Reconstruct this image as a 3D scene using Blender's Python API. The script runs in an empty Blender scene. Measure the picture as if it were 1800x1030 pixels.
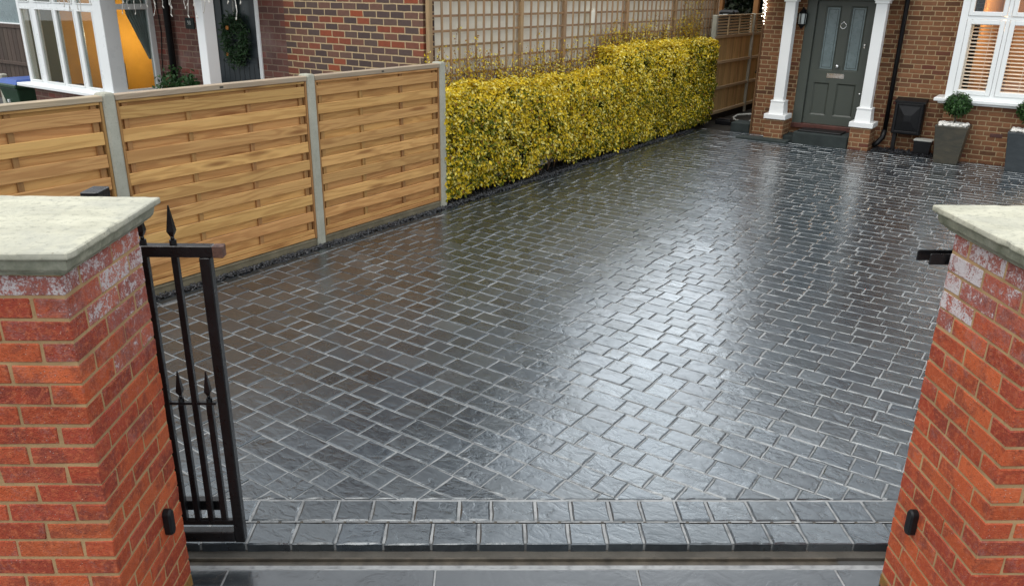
import bpy, bmesh, math, random
from mathutils import Vector, Matrix, noise as mn
random.seed(7)
R_ = random.uniform
D = bpy.data
SC = bpy.context.scene
COL = SC.collection
A = math.radians(35.975)          # the boundary fence runs 36 degrees off the camera's depth axis
EV = Vector((math.cos(A), -math.sin(A), 0)); FV = Vector((math.sin(A), math.cos(A), 0))
def HW(s, t, z=0.0): return EV*s + FV*t + Vector((0, 0, z))

# ------------------------------------------------------------------ mesh builder
class MB:
    def __init__(self): self.v = []; self.f = []; self.c = []; self.sm = []
    def add(self, vs, fs, col=None, smooth=False):
        n = len(self.v); self.v.extend([tuple(p) for p in vs])
        if col is None: col = (R_(0, 1), R_(0, 1), R_(0, 1), 0.0)
        for f in fs:
            self.f.append(tuple(i+n for i in f)); self.c.append(col); self.sm.append(smooth)
        return self
    def box(self, x0, x1, y0, y1, z0, z1, col=None, j=0.0):
        vs = [(x, y, z) for z in (z0, z1) for y in (y0, y1) for x in (x0, x1)]
        if j: vs = [(x+R_(-j, j), y+R_(-j, j), z+R_(-j, j)) for x, y, z in vs]
        return self.add(vs, [(0, 2, 3, 1), (4, 5, 7, 6), (0, 1, 5, 4), (2, 6, 7, 3), (0, 4, 6, 2), (1, 3, 7, 5)], col)
    def bev(self, x0, x1, y0, y1, z0, z1, b=0.004, col=None, j=0.0):
        # box with chamfered edges
        bm = bmesh.new()
        vs = [bm.verts.new((x+R_(-j, j), y+R_(-j, j), z+R_(-j, j))) for z in (z0, z1) for y in (y0, y1) for x in (x0, x1)]
        for f in [(0, 2, 3, 1), (4, 5, 7, 6), (0, 1, 5, 4), (2, 6, 7, 3), (0, 4, 6, 2), (1, 3, 7, 5)]: bm.faces.new([vs[i] for i in f])
        bmesh.ops.bevel(bm, geom=bm.edges[:], offset=b, segments=1, affect='EDGES', profile=0.5)
        bm.verts.index_update()
        self.add([v.co[:] for v in bm.verts], [[v.index for v in f.verts] for f in bm.faces], col); bm.free()
        return self
    def frustum(self, r0, r1, z0, z1, col=None):
        # r = (x0,x1,y0,y1)
        vs = [(r[i], r[2+k], z) for r, z in ((r0, z0), (r1, z1)) for k in (0, 1) for i in (0, 1)]
        return self.add(vs, [(0, 2, 3, 1), (4, 5, 7, 6), (0, 1, 5, 4), (2, 6, 7, 3), (0, 4, 6, 2), (1, 3, 7, 5)], col)
    def tube(self, pts, r, n=8, col=None, caps=True, smooth=True):
        pts = [Vector(p) for p in pts]; rs = r if isinstance(r, (list, tuple)) else [r]*len(pts)
        vs = []; fs = []
        up = None
        for i, p in enumerate(pts):
            d = (pts[min(i+1, len(pts)-1)] - pts[max(i-1, 0)]).normalized()
            if up is None:
                up = d.orthogonal().normalized()
            up = (up - d*up.dot(d)).normalized(); sd = d.cross(up)
            for k in range(n):
                a = 2*math.pi*k/n
                vs.append(p + (up*math.cos(a) + sd*math.sin(a))*rs[i])
        for i in range(len(pts)-1):
            for k in range(n):
                fs.append((i*n+k, i*n+(k+1) % n, (i+1)*n+(k+1) % n, (i+1)*n+k))
        self.add(vs, fs, col, smooth)
        if caps:
            m = len(self.v) - len(vs)
            self.f.append(tuple(m+k for k in reversed(range(n)))); self.c.append(self.c[-1]); self.sm.append(False)
            self.f.append(tuple(m+(len(pts)-1)*n+k for k in range(n))); self.c.append(self.c[-1]); self.sm.append(False)
        return self
    def ball(self, c, r, sub=2, j=0.0, sc=(1, 1, 1), col=None, smooth=True):
        bm = bmesh.new(); bmesh.ops.create_icosphere(bm, subdivisions=sub, radius=1.0)
        bm.verts.index_update()
        o = R_(0, 99)
        vs = []
        for v in bm.verts:
            k = 1 + (j*mn.noise(v.co*1.7 + Vector((o, o, o))) if j else 0)
            vs.append((c[0]+v.co.x*r*sc[0]*k, c[1]+v.co.y*r*sc[1]*k, c[2]+v.co.z*r*sc[2]*k))
        self.add(vs, [[v.index for v in f.verts] for f in bm.faces], col, smooth); bm.free()
        return self
    def prism(self, poly, z0, z1, col=None):
        n = len(poly); vs = [(x, y, z) for z in (z0, z1) for x, y in poly]
        fs = [tuple(reversed(range(n))), tuple(range(n, 2*n))]+[(i, (i+1) % n, n+(i+1) % n, n+i) for i in range(n)]
        return self.add(vs, fs, col)

def finish(name, mb, mat, org=(0, 0, 0)):
    me = D.meshes.new(name)
    ox, oy, oz = org
    me.from_pydata([(x-ox, y-oy, z-oz) for x, y, z in mb.v], [], mb.f)
    at = me.attributes.new('rnd', 'FLOAT_COLOR', 'FACE')
    flat = []
    for c in mb.c: flat.extend(c)
    at.data.foreach_set('color', flat)
    me.polygons.foreach_set('use_smooth', mb.sm)
    if isinstance(mat, (list, tuple)):
        for m in mat: me.materials.append(m)
    else: me.materials.append(mat)
    me.update()
    o = D.objects.new(name, me); COL.objects.link(o)
    return o
def props(o, label=None, cat=None, group=None, kind=None):
    if label: o['label'] = label
    if cat: o['category'] = cat
    if group: o['group'] = group
    if kind: o['kind'] = kind
    return o
def place(o, org, frame='H'):
    if frame == 'H': o.location = HW(*org); o.rotation_euler = (0, 0, -A)
    else: o.location = Vector(org)
class Thing:
    """An Empty at the thing's base; its parts are written in the same coordinates as the thing's own frame."""
    def __init__(self, name, label, cat, org, frame='H', group=None):
        self.org = org; self.e = D.objects.new(name, None); COL.objects.link(self.e)
        self.e.empty_display_size = 0.1
        place(self.e, org, frame); props(self.e, label, cat, group)
    def part(self, name, mb, mat, parent=None, label=None, kind=None):
        o = finish(name, mb, mat, self.org); o.parent = parent or self.e
        return props(o, label, kind=kind)
def single(name, mb, mat, label, cat, org, frame='H', group=None, kind=None):
    o = finish(name, mb, mat, org); place(o, org, frame)
    return props(o, label, cat, group, kind)
def soft(o, w=0.004, seg=2):
    m = o.modifiers.new('Bevel', 'BEVEL'); m.width = w; m.segments = seg; m.limit_method = 'ANGLE'; m.angle_limit = math.radians(40)
    return o

# ------------------------------------------------------------------ materials
class NT:
    def __init__(self, name):
        self.m = D.materials.new(name); self.m.use_nodes = True
        self.t = self.m.node_tree; self.n = self.t.nodes; self.l = self.t.links
        self.p = self.n['Principled BSDF']; self.out = self.n['Material Output']
    def __call__(self, typ, ins=None, **kw):
        n = self.n.new(typ)
        for k, v in kw.items(): setattr(n, k, v)
        for k, v in (ins or {}).items(): self.set(n.inputs[k], v)
        return n
    def set(self, sock, v):
        if hasattr(v, 'is_output'): self.l.new(v, sock)
        elif hasattr(v, 'outputs'): self.l.new(v.outputs[0], sock)
        else:
            if sock.type == 'RGBA' and len(v) == 3: v = (*v, 1)
            sock.default_value = v
    def P(self, **kw):
        for k, v in kw.items(): self.set(self.p.inputs[k.replace('_', ' ')], v)
        return self
    def math(self, op, a, b=0.0, c=0.0, clamp=False):
        n = self('ShaderNodeMath', {0: a, 1: b, 2: c}, operation=op); n.use_clamp = clamp
        return n.outputs[0]
    def mix(self, f, a, b, typ='MIX'):
        n = self('ShaderNodeMix', data_type='RGBA', blend_type=typ)
        self.set(n.inputs[0], f); self.set(n.inputs[6], a); self.set(n.inputs[7], b)
        return n.outputs[2]
    def noise(self, vec, scale, detail=4.0, rough=0.55, dist=0.0):
        n = self('ShaderNodeTexNoise', {'Scale': scale, 'Detail': detail, 'Roughness': rough, 'Distortion': dist})
        if vec is not None: self.set(n.inputs['Vector'], vec)
        return n.outputs[0]
    def ramp(self, f, stops, interp='LINEAR'):
        n = self('ShaderNodeValToRGB', {0: f}); e = n.color_ramp; e.interpolation = interp
        while len(e.elements) < len(stops): e.elements.new(0.5)
        for el, (p, c) in zip(e.elements, stops):
            el.position = p; el.color = (*c, 1) if len(c) == 3 else c
        return n.outputs[0]
    def g(self, f, a, b):   # grey ramp a..b to 0..1
        n = self('ShaderNodeMapRange', {0: f, 1: a, 2: b, 3: 0.0, 4: 1.0}); n.clamp = True
        return n.outputs[0]
    def obj(self): return self('ShaderNodeTexCoord').outputs['Object']
    def rnd(self): return self('ShaderNodeAttribute', attribute_name='rnd')
    def vadd(self, a, b): return self('ShaderNodeVectorMath', {0: a, 1: b}, operation='ADD').outputs[0]
    def vmul(self, a, b): return self('ShaderNodeVectorMath', {0: a, 1: b}, operation='MULTIPLY').outputs[0]
    def vscale(self, a, k):
        n = self('ShaderNodeVectorMath', {0: a}, operation='SCALE'); n.inputs['Scale'].default_value = k
        return n.outputs[0]
    def bump(self, h, strength=0.5, dist=0.01, normal=None):
        n = self('ShaderNodeBump', {'Strength': strength, 'Distance': dist, 'Height': h})
        if normal is not None: self.set(n.inputs['Normal'], normal)
        return n.outputs[0]

def paint(name, col, rough=0.4, metal=0.0, var=0.12, scale=6, bump=0.1, bscale=60, spec=0.5):
    k = NT(name); v = k.obj()
    n = k.noise(v, scale, 5)
    c = k.mix(k.g(n, 0.3, 0.7), [x*(1-var) for x in col], [min(1, x*(1+var)) for x in col])
    r = k.g(k.noise(v, scale*2.3, 3), 0.0, 1.0)
    rr = k.math('ADD', k.math('MULTIPLY', r, 0.25), rough-0.12)
    k.P(Base_Color=c, Roughness=rr, Metallic=metal, Specular_IOR_Level=spec)
    if bump: k.P(Normal=k.bump(k.noise(v, bscale, 3), bump, 0.004))
    return k.m

def wood(name, axis, light, dark, rough=0.65, ring=1.0, knots=True, weather=0.0, damp=False):
    k = NT(name); v = k.obj(); a = k.rnd()
    off = k.vscale(a.outputs['Color'], 37.0)
    sc = {'x': (0.55, 7, 7), 'y': (7, 0.55, 7), 'z': (7, 7, 0.55)}[axis]
    w = k.vadd(k.vmul(v, sc), off)
    n = k.noise(w, 1.2, 3, 0.5, 0.4)
    rings = k.math('SINE', k.math('MULTIPLY', n, 62.0*ring))
    rings = k.g(rings, -0.5, 1.0)
    fine = k.noise(k.vmul(w, (1, 1, 1)), 9, 5, 0.7)
    c = k.mix(k.math('MULTIPLY', rings, 0.5), light, dark)
    c = k.mix(k.math('MULTIPLY', k.g(fine, 0.35, 0.75), 0.45), c, [x*0.72 for x in light])
    # per-board tone
    sep = k('ShaderNodeSeparateColor', {0: a.outputs['Color']})
    tone = k('ShaderNodeHueSaturation', {'Hue': 0.5, 'Saturation': 1.0, 'Value': 1.0, 'Fac': 1.0, 'Color': c})
    k.set(tone.inputs['Value'], k.math('ADD', 0.84, k.math('MULTIPLY', sep.outputs[0], 0.32)))
    k.set(tone.inputs['Hue'], k.math('ADD', 0.490, k.math('MULTIPLY', sep.outputs[1], 0.014)))
    c = tone.outputs[0]
    if knots:
        ks = {'x': (1.4, 9, 9), 'y': (9, 1.4, 9), 'z': (9, 9, 1.4)}[axis]
        vo = k('ShaderNodeTexVoronoi', {'Vector': k.vadd(k.vmul(v, ks), off), 'Scale': 1.0, 'Randomness': 1.0})
        d = k.math('ADD', vo.outputs['Distance'], k.math('MULTIPLY', k.math('SUBTRACT', fine, 0.5), 0.12))
        kn = k.math('SUBTRACT', 1.0, k.g(d, 0.10, 0.26))
        c = k.mix(k.math('MULTIPLY', kn, 0.7), c, [dark[0]*0.6, dark[1]*0.5, dark[2]*0.45])
    if damp:      # rain splash has soaked the lowest boards
        zz = k.math('ADD', k('ShaderNodeSeparateXYZ', {0: v}).outputs[2], k.math('MULTIPLY', k.math('SUBTRACT', k.noise(v, 3.5, 5, 0.6), 0.5), 0.5))
        wet = k.math('SUBTRACT', 1.0, k.g(zz, 0.02, 0.42))
        c = k.mix(k.math('MULTIPLY', wet, 0.6), c, k.mix(0.5, c, (0.30, 0.10, 0.02)))
    if weather:
        wn = k.noise(v, 2.5, 5, 0.6)
        c = k.mix(k.math('MULTIPLY', k.g(wn, 0.35, 0.7), weather), c, (0.30, 0.28, 0.23))
    k.P(Base_Color=c, Roughness=rough, Specular_IOR_Level=0.3, Normal=k.bump(k.math('ADD', rings, fine), 0.25, 0.003))
    return k.m

def house_brick(name, stops, mortar, h=0.075, unit=0.3375, st=0.225, joint=0.006, bond='flemish', moss=0.0, bloom=0.0):
    """Bonded brickwork: stretchers and headers picked by position, one colour per brick, recessed mortar."""
    k = NT(name); v = k.obj()
    wob = k('ShaderNodeTexNoise', {'Vector': v, 'Scale': 7.0, 'Detail': 2.0})
    vv = k.vadd(v, k.vscale(k('ShaderNodeVectorMath', {0: wob.outputs['Color'], 1: (0.5, 0.5, 0.5)}, operation='SUBTRACT').outputs[0], 0.012))
    s = k('ShaderNodeSeparateXYZ', {0: vv})
    u = k.math('ADD', s.outputs[0], k.math('ADD', s.outputs[1], 50.0)); z = k.math('ADD', s.outputs[2], 10.0)
    zr = k.math('DIVIDE', z, h); row = k.math('FLOOR', zr); fz = k.math('MULTIPLY', k.math('FRACT', zr), h)
    half = k.math('MULTIPLY', k.math('MODULO', row, 2.0), 0.5)
    ur = k.math('ADD', k.math('DIVIDE', u, unit), half); un = k.math('FLOOR', ur); p = k.math('MULTIPLY', k.math('FRACT', ur), unit)
    if bond == 'flemish':
        isH = k.math('GREATER_THAN', p, st)
        pl = k.math('SUBTRACT', p, k.math('MULTIPLY', isH, st))
        ln = k.math('SUBTRACT', st, k.math('MULTIPLY', isH, st-(unit-st)))
    else:
        isH = k.math('MULTIPLY', p, 0.0); pl = p; ln = unit
    d1 = k.math('MINIMUM', pl, k.math('SUBTRACT', ln, pl)); d2 = k.math('MINIMUM', fz, k.math('SUBTRACT', h, fz))
    d = k.math('MINIMUM', d1, d2)
    brick = k.g(d, joint*0.75, joint*1.25)
    idv = k('ShaderNodeCombineXYZ', {0: k.math('ADD', k.math('MULTIPLY', un, 2.0), isH), 1: row, 2: 0.0})
    wn = k('ShaderNodeTexWhiteNoise', {'Vector': idv}, noise_dimensions='3D')
    c = k.ramp(wn.outputs[0], stops, 'LINEAR')
    mot = k.noise(v, 28, 5, 0.65)
    c = k.mix(k.math('MULTIPLY', k.g(mot, 0.4, 0.75), 0.45), c, k.mix(0.6, c, (0.03, 0.02, 0.02)))
    if bloom:
        bl = k.g(k.noise(v, 1.6, 6, 0.62), 0.50, 0.68)
        c = k.mix(k.math('MULTIPLY', bl, bloom), c, (0.36, 0.31, 0.29))
    mc = k.mix(k.g(k.noise(v, 14, 4), 0.3, 0.7), [x*0.75 for x in mortar], mortar)
    c = k.mix(brick, mc, c)
    if moss:
        ms = k.g(k.noise(v, 3, 5), 0.5, 0.75)
        c = k.mix(k.math('MULTIPLY', ms, moss), c, (0.06, 0.055, 0.035))
    hgt = k.math('ADD', brick, k.math('MULTIPLY', mot, 0.5))
    k.P(Base_Color=c, Roughness=0.8, Specular_IOR_Level=0.25, Normal=k.bump(hgt, 0.6, 0.006))
    return k.m

def glass(name, tint=(1, 1, 1), refl=1.0):
    k = NT(name)
    tr = k('ShaderNodeBsdfTransparent', {'Color': tint}); gl = k('ShaderNodeBsdfGlossy', {'Roughness': 0.02})
    lw = k('ShaderNodeLayerWeight', {'Blend': 0.5}); fr = k.math('ADD', 0.04, k.math('MULTIPLY', 0.96, k.math('POWER', lw.outputs['Facing'], 5.0)))
    mx = k('ShaderNodeMixShader', {0: k.math('MULTIPLY', fr, refl, clamp=True), 1: tr, 2: gl})
    k.l.new(mx.outputs[0], k.out.inputs[0])
    return k.m
def emit(name, col, strength):
    k = NT(name); k.P(Base_Color=col, Emission_Color=col, Emission_Strength=strength)
    return k.m

# foreground brick (each brick is real geometry, colour from its own attribute; alpha carries salt bloom)
def mat_pillar_brick():
    k = NT('pillar_brick'); v = k.obj(); a = k.rnd()
    base = a.outputs['Color']
    n1 = k.noise(v, 9, 5, 0.6, 0.3); n2 = k.noise(v, 55, 4, 0.7); n3 = k.noise(v, 190, 2, 0.6)
    c = k.mix(k.math('MULTIPLY', k.g(n1, 0.50, 0.60), 0.55), base, (0.15, 0.034, 0.024))
    c = k.mix(k.math('MULTIPLY', k.g(n2, 0.48, 0.66), 0.6), c, (0.56, 0.15, 0.06))
    c = k.mix(k.math('MULTIPLY', k.g(n3, 0.62, 0.72), 0.7), c, (0.05, 0.02, 0.016))
    pit = k('ShaderNodeTexVoronoi', {'Vector': v, 'Scale': 85.0, 'Randomness': 1.0})
    sp = k.math('SUBTRACT', 1.0, k.g(pit.outputs['Distance'], 0.06, 0.2))
    spm = k.math('MULTIPLY', sp, k.g(k.noise(v, 11, 2), 0.52, 0.62))
    c = k.mix(k.math('MULTIPLY', spm, 0.85), c, (0.6, 0.5, 0.44))
    sn1 = k.math('MULTIPLY', k.math('SUBTRACT', k.noise(v, 20, 6, 0.75, 0.4), 0.5), 1.5); sn2 = k.math('MULTIPLY', k.math('SUBTRACT', k.noise(v, 130, 3, 0.7), 0.5), 0.9)
    e = k.math('ADD', a.outputs['Alpha'], k.math('ADD', sn1, sn2))
    em = k.g(e, 0.50, 0.66)
    dirt = k.g(k.noise(v, 70, 3), 0.60, 0.75)
    c = k.mix(em, c, k.mix(k.math('MULTIPLY', dirt, 0.5), (0.74, 0.72, 0.72), (0.16, 0.10, 0.10)))
    hz = k.math('MULTIPLY', k.g(e, 0.1, 0.5), 0.42)
    c = k.mix(hz, c, (0.30, 0.20, 0.20))
    h = k.math('ADD', k.math('MULTIPLY', n2, 0.8), k.math('ADD', n3, k.math('MULTIPLY', sp, -0.5)))
    r = k.math('ADD', 0.5, k.math('MULTIPLY', n1, 0.3))
    k.P(Base_Color=c, Roughness=r, Specular_IOR_Level=0.35, Normal=k.bump(h, 0.8, 0.005))
    return k.m
def mat_mortar(name, col, moss=True):
    k = NT(name); v = k.obj()
    n = k.noise(v, 90, 4, 0.7); n2 = k.noise(v, 6, 4)
    c = k.mix(k.g(n2, 0.35, 0.7), col, [x*0.68 for x in col])
    c = k.mix(k.math('MULTIPLY', k.g(n, 0.55, 0.7), 0.5), c, [x*0.5 for x in col])
    k.P(Base_Color=c, Roughness=0.9, Specular_IOR_Level=0.2, Normal=k.bump(n, 0.6, 0.004))
    return k.m
def mat_capstone():
    k = NT('cap_stone'); v = k.obj()
    n = k.noise(k.vmul(v, (1.0, 3.0, 1.0)), 3.0, 6, 0.6, 0.5); n2 = k.noise(v, 34, 6, 0.75)
    c = k.mix(k.g(n, 0.38, 0.66), (0.57, 0.55, 0.43), (0.44, 0.425, 0.33))
    c = k.mix(k.math('MULTIPLY', k.g(n2, 0.52, 0.64), 0.65), c, (0.24, 0.235, 0.185))
    bl = k.g(k.noise(k.vadd(v, (3.0, 1.0, 0.0)), 2.6, 6, 0.65, 0.8), 0.48, 0.64)
    c = k.mix(k.math('MULTIPLY', bl, 0.45), c, (0.34, 0.34, 0.30))
    s = k('ShaderNodeTexVoronoi', {'Vector': v, 'Scale': 26.0}); sp = k.math('SUBTRACT', 1.0, k.g(s.outputs['Distance'], 0.04, 0.13))
    c = k.mix(k.math('MULTIPLY', sp, k.math('MULTIPLY', k.g(k.noise(v, 5, 2), 0.5, 0.6), 0.7)), c, (0.25, 0.22, 0.17))
    # algae on the moulded underside of the stone (grows on the vertical faces)
    z = k('ShaderNodeSeparateXYZ', {0: v}).outputs[2]
    low = k.math('SUBTRACT', 1.0, k.g(k.math('ADD', z, k.math('MULTIPLY', k.math('SUBTRACT', k.noise(v, 9, 5, 0.7), 0.5), 0.05)), 0.055, 0.078))
    c = k.mix(k.math('MULTIPLY', low, k.math('ADD', 0.45, k.math('MULTIPLY', k.g(k.noise(v, 13, 5, 0.7), 0.35, 0.7), 0.5))), c, (0.12, 0.13, 0.085))
    st = k.noise(k.vmul(v, (1, 1, 6)), 14, 4)
    k.P(Base_Color=c, Roughness=0.75, Specular_IOR_Level=0.3, Normal=k.bump(k.math('ADD', n2, k.math('MULTIPLY', n, 2.0)), 0.35, 0.006))
    return k.m

def mat_sett():
    """wet riven black limestone"""
    k = NT('wet_black_sett'); v = k.obj(); a = k.rnd()
    off = k.vscale(a.outputs['Color'], 23.0)
    w = k.vadd(v, off)
    n1 = k.noise(k.vmul(w, (1.0, 1.7, 1.0)), 9.0, 5, 0.55, 0.9)
    n2 = k.noise(w, 34, 5, 0.6, 0.4); n3 = k.noise(w, 2.2, 2)
    big = k.noise(v, 0.45, 3)
    sep = k('ShaderNodeSeparateColor', {0: a.outputs['Color']})
    c = k.ramp(sep.outputs[0], [(0.0, (0.008, 0.011, 0.015)), (0.3, (0.016, 0.020, 0.026)), (0.55, (0.026, 0.028, 0.030)), (0.8, (0.017, 0.024, 0.033)), (0.93, (0.036, 0.041, 0.047)), (1.0, (0.058, 0.061, 0.065))])
    c = k.mix(k.math('MULTIPLY', k.g(n2, 0.45, 0.72), 0.5), c, (0.050, 0.054, 0.058))
    wear = k.math('MULTIPLY', k.g(n1, 0.58, 0.75), 0.3)
    c = k.mix(wear, c, (0.075, 0.08, 0.083))
    rough = k.math('ADD', 0.16, k.math('ADD', k.math('MULTIPLY', k.g(n1, 0.3, 0.75), 0.16), k.math('MULTIPLY', sep.outputs[1], 0.10)))
    rough = k.math('ADD', rough, k.math('MULTIPLY', k.g(big, 0.4, 0.65), 0.08))
    crough = k.math('ADD', 0.12, k.math('ADD', k.math('MULTIPLY', sep.outputs[2], 0.08), k.math('MULTIPLY', k.g(k.noise(v, 1.7, 5, 0.6), 0.42, 0.68), 0.11)))
    # broken ledges of the riven face
    led = k.math('SINE', k.math('MULTIPLY', n1, 17.0))
    h = k.math('ADD', k.math('MULTIPLY', n1, 2.6), k.math('ADD', k.math('MULTIPLY', n2, 0.35), k.math('MULTIPLY', k.g(led, 0.1, 0.9), 0.16)))
    nrm = k.bump(h, 0.5, 0.0052)
    nc = k.bump(k.math('ADD', k.math('MULTIPLY', n1, 2.2), k.math('MULTIPLY', n2, 0.3)), 0.5, 0.0035)
    k.P(Base_Color=c, Roughness=rough, IOR=1.6, Specular_IOR_Level=0.65, Normal=nrm, Coat_Weight=0.82, Coat_Roughness=crough, Coat_Tint=(0.84, 0.95, 1.0), Coat_IOR=1.7, Coat_Normal=nc)
    return k.m

M = {}
M['brickP'] = mat_pillar_brick()
M['mortarP'] = mat_mortar('pillar_mortar', (0.44, 0.285, 0.145))
M['bedm'] = mat_mortar('track_bed_mortar', (0.105, 0.097, 0.083))
M['cap'] = mat_capstone()
M['sett'] = mat_sett()
def grout():
    k = NT('pale_grout'); v = k.obj()
    n = k.noise(v, 120, 3, 0.7); n2 = k.noise(v, 2.2, 4); n3 = k.noise(v, 16, 4)
    c = k.mix(k.g(n2, 0.3, 0.7), (0.20, 0.205, 0.205), (0.35, 0.355, 0.35))
    c = k.mix(k.math('MULTIPLY', k.g(n3, 0.48, 0.68), 0.6), c, (0.09, 0.092, 0.092))
    k.P(Base_Color=c, Roughness=0.6, Specular_IOR_Level=0.4, Normal=k.bump(n, 0.5, 0.003))
    return k.m
M['grout'] = grout()
M['iron'] = paint('black_iron', (0.006, 0.006, 0.007), 0.30, 0.0, 0.5, 14, 0.45, 70, 0.45)
M['rust'] = paint('rusty_steel', (0.105, 0.052, 0.036), 0.65, 0.0, 0.6, 45, 0.4, 120)
M['steel'] = paint('weathered_track_steel', (0.060, 0.050, 0.036), 0.55, 0.0, 0.55, 12, 0.4, 60)
M['blackp'] = paint('black_plastic', (0.007, 0.007, 0.008), 0.42, 0, 0.3, 10, 0.1, spec=.3)
M['white'] = paint('white_gloss_paint', (0.84, 0.85, 0.84), 0.35, 0, 0.015, 3, 0.0)
M['upvc'] = paint('white_upvc', (0.84, 0.86, 0.85), 0.3, 0, 0.01, 3, 0.0)
M['render'] = paint('white_render', (0.88, 0.83, 0.70), 0.85, 0, 0.05, 2.0, 0.3, 50)
M['chrome'] = paint('chrome', (0.75, 0.75, 0.74), 0.2, 1.0, 0.05, 8, 0.0)
M['door'] = paint('grey_green_door', (0.070, 0.080, 0.066), 0.38, 0, 0.06, 3, 0.05)
M['doorN'] = paint('dark_teal_door', (0.018, 0.026, 0.030), 0.4, 0, 0.1, 4, 0.05)
M['frost'] = paint('frosted_glass', (0.16, 0.21, 0.215), 0.28, 0, 0.12, 5, 0.12, 200, 0.6)
M['glass'] = glass('window_glass')
M['glassdark'] = glass('window_glass_deep', (0.8, 0.85, 0.85))
M['woodY'] = wood('new_larch_boards', 'y', (0.68, 0.395, 0.14), (0.38, 0.172, 0.050), ring=0.75, damp=True)
M['woodZ'] = wood('new_larch_upright', 'z', (0.40, 0.225, 0.08), (0.27, 0.13, 0.04))
M['capwood'] = wood('weathered_cap_rail', 'y', (0.46, 0.36, 0.24), (0.36, 0.26, 0.16), weather=0.5)
M['lathZ'] = wood('trellis_lath', 'z', (0.42, 0.265, 0.13), (0.28, 0.16, 0.075), knots=False, weather=0.3)
M['lathY'] = wood('trellis_rail', 'y', (0.36, 0.215, 0.10), (0.24, 0.13, 0.06), knots=False, weather=0.3)
M['alleyZ'] = wood('closeboard', 'z', (0.64, 0.46, 0.21), (0.44, 0.28, 0.11))
M['alleyY'] = wood('closeboard_rail', 'y', (0.60, 0.46, 0.26), (0.44, 0.32, 0.17), knots=False, weather=.4)
M['darkfence'] = wood('dark_fence', 'z', (0.085, 0.06, 0.045), (0.05, 0.034, 0.026), weather=0.0)
M['battenB'] = wood('dark_batten', 'z', (0.15, 0.075, 0.032), (0.09, 0.042, 0.018))
M['pergola'] = wood('pergola_timber', 'z', (0.32, 0.155, 0.055), (0.2, 0.085, 0.03))
def concrete(name, c1, c2):
    k = NT(name); v = k.obj(); n = k.noise(v, 5, 6, 0.65); n2 = k.noise(v, 90, 3, 0.7)
    c = k.mix(k.g(n, 0.35, 0.68), c1, c2)
    c = k.mix(k.math('MULTIPLY', k.g(n2, 0.58, 0.7), 0.5), c, [x*0.5 for x in c2])
    k.P(Base_Color=c, Roughness=0.85, Specular_IOR_Level=0.25, Normal=k.bump(n2, 0.4, 0.003)); return k.m
M['conc'] = concrete('concrete_post', (0.46, 0.45, 0.37), (0.33, 0.325, 0.26))
M['gboard'] = concrete('concrete_gravel_board', (0.25, 0.215, 0.145), (0.145, 0.125, 0.08))
M['slab'] = None
def slab():
    k = NT('wet_slate_slab'); v = k.obj(); a = k.rnd()
    w = k.vadd(v, k.vscale(a.outputs['Color'], 11.0))
    n1 = k.noise(w, 5, 6, 0.6, 0.8); n2 = k.noise(w, 30, 5, 0.6)
    c = k.mix(k.g(n1, 0.3, 0.7), (0.018, 0.023, 0.028), (0.042, 0.048, 0.052))
    led = k.g(k.math('SINE', k.math('MULTIPLY', n1, 21.0)), 0.4, 0.95)
    k.P(Base_Color=c, Roughness=k.math('ADD', 0.13, k.math('MULTIPLY', n2, 0.2)), Specular_IOR_Level=0.8, Coat_Weight=0.7, Coat_Roughness=0.09,
        Normal=k.bump(k.math('ADD', n1, k.math('MULTIPLY', led, 0.2)), 0.6, 0.008))
    return k.m
M['slab'] = slab()
M['step'] = concrete('slate_step', (0.040, 0.050, 0.048), (0.026, 0.032, 0.031))
M['tile'] = paint('red_quarry_tile', (0.09, 0.03, 0.022), 0.45, 0, 0.3, 12, 0.1)
M['earth'] = concrete('dark_earth', (0.035, 0.032, 0.026), (0.018, 0.016, 0.013))
M['tarmac'] = concrete('grey_ground', (0.10, 0.10, 0.095), (0.06, 0.06, 0.058))
M['chip'] = None
def chips():
    k = NT('black_basalt_chip'); a = k.rnd(); v = k.obj()
    c = k.mix(a.outputs['Alpha'], (0.012, 0.013, 0.016), (0.055, 0.058, 0.064))
    k.P(Base_Color=c, Roughness=0.35, Specular_IOR_Level=0.6, Normal=k.bump(k.noise(v, 180, 3), 0.4, 0.003)); return k.m
M['chip'] = chips()
def leafmat(name, rough=0.45, trans=0.25):
    k = NT(name); a = k.rnd(); v = k.obj()
    n = k.noise(v, 130, 2)
    c = k.mix(k.math('MULTIPLY', k.g(n, 0.45, 0.65), a.outputs['Alpha']), a.outputs['Color'], (0.075, 0.14, 0.015))
    k.P(Base_Color=c, Roughness=rough, Specular_IOR_Level=0.25)
    tr = k('ShaderNodeBsdfTranslucent', {'Color': c})
    mx = k('ShaderNodeMixShader', {0: trans, 1: k.p.outputs[0], 2: tr.outputs[0]})
    k.l.new(mx.outputs[0], k.out.inputs[0]); return k.m
M['leaf'] = leafmat('variegated_leaf', 0.45, 0.20); M['leafg'] = leafmat('green_leaf', 0.35, 0.15)
M['twig'] = paint('twig', (0.11, 0.065, 0.035), 0.8, 0, 0.3, 30, 0.3)
M['bark'] = paint('bark', (0.07, 0.055, 0.04), 0.85, 0, 0.3, 14, 0.6, 40)
M['pebble'] = paint('white_pebble', (0.72, 0.70, 0.65), 0.6, 0, 0.1, 20, 0.2)
M['planter'] = None
def slate_pot(name, c1, c2):
    k = NT(name); v = k.obj(); n = k.noise(k.vmul(v, (1, 1, 3)), 4, 6, 0.65, 0.6)
    k.P(Base_Color=k.mix(k.g(n, 0.32, 0.68), c1, c2), Roughness=0.4, Normal=k.bump(n, 0.3, 0.006)); return k.m
M['pot1'] = slate_pot('bronze_slate_pot', (0.085, 0.072, 0.048), (0.035, 0.036, 0.029))
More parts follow.
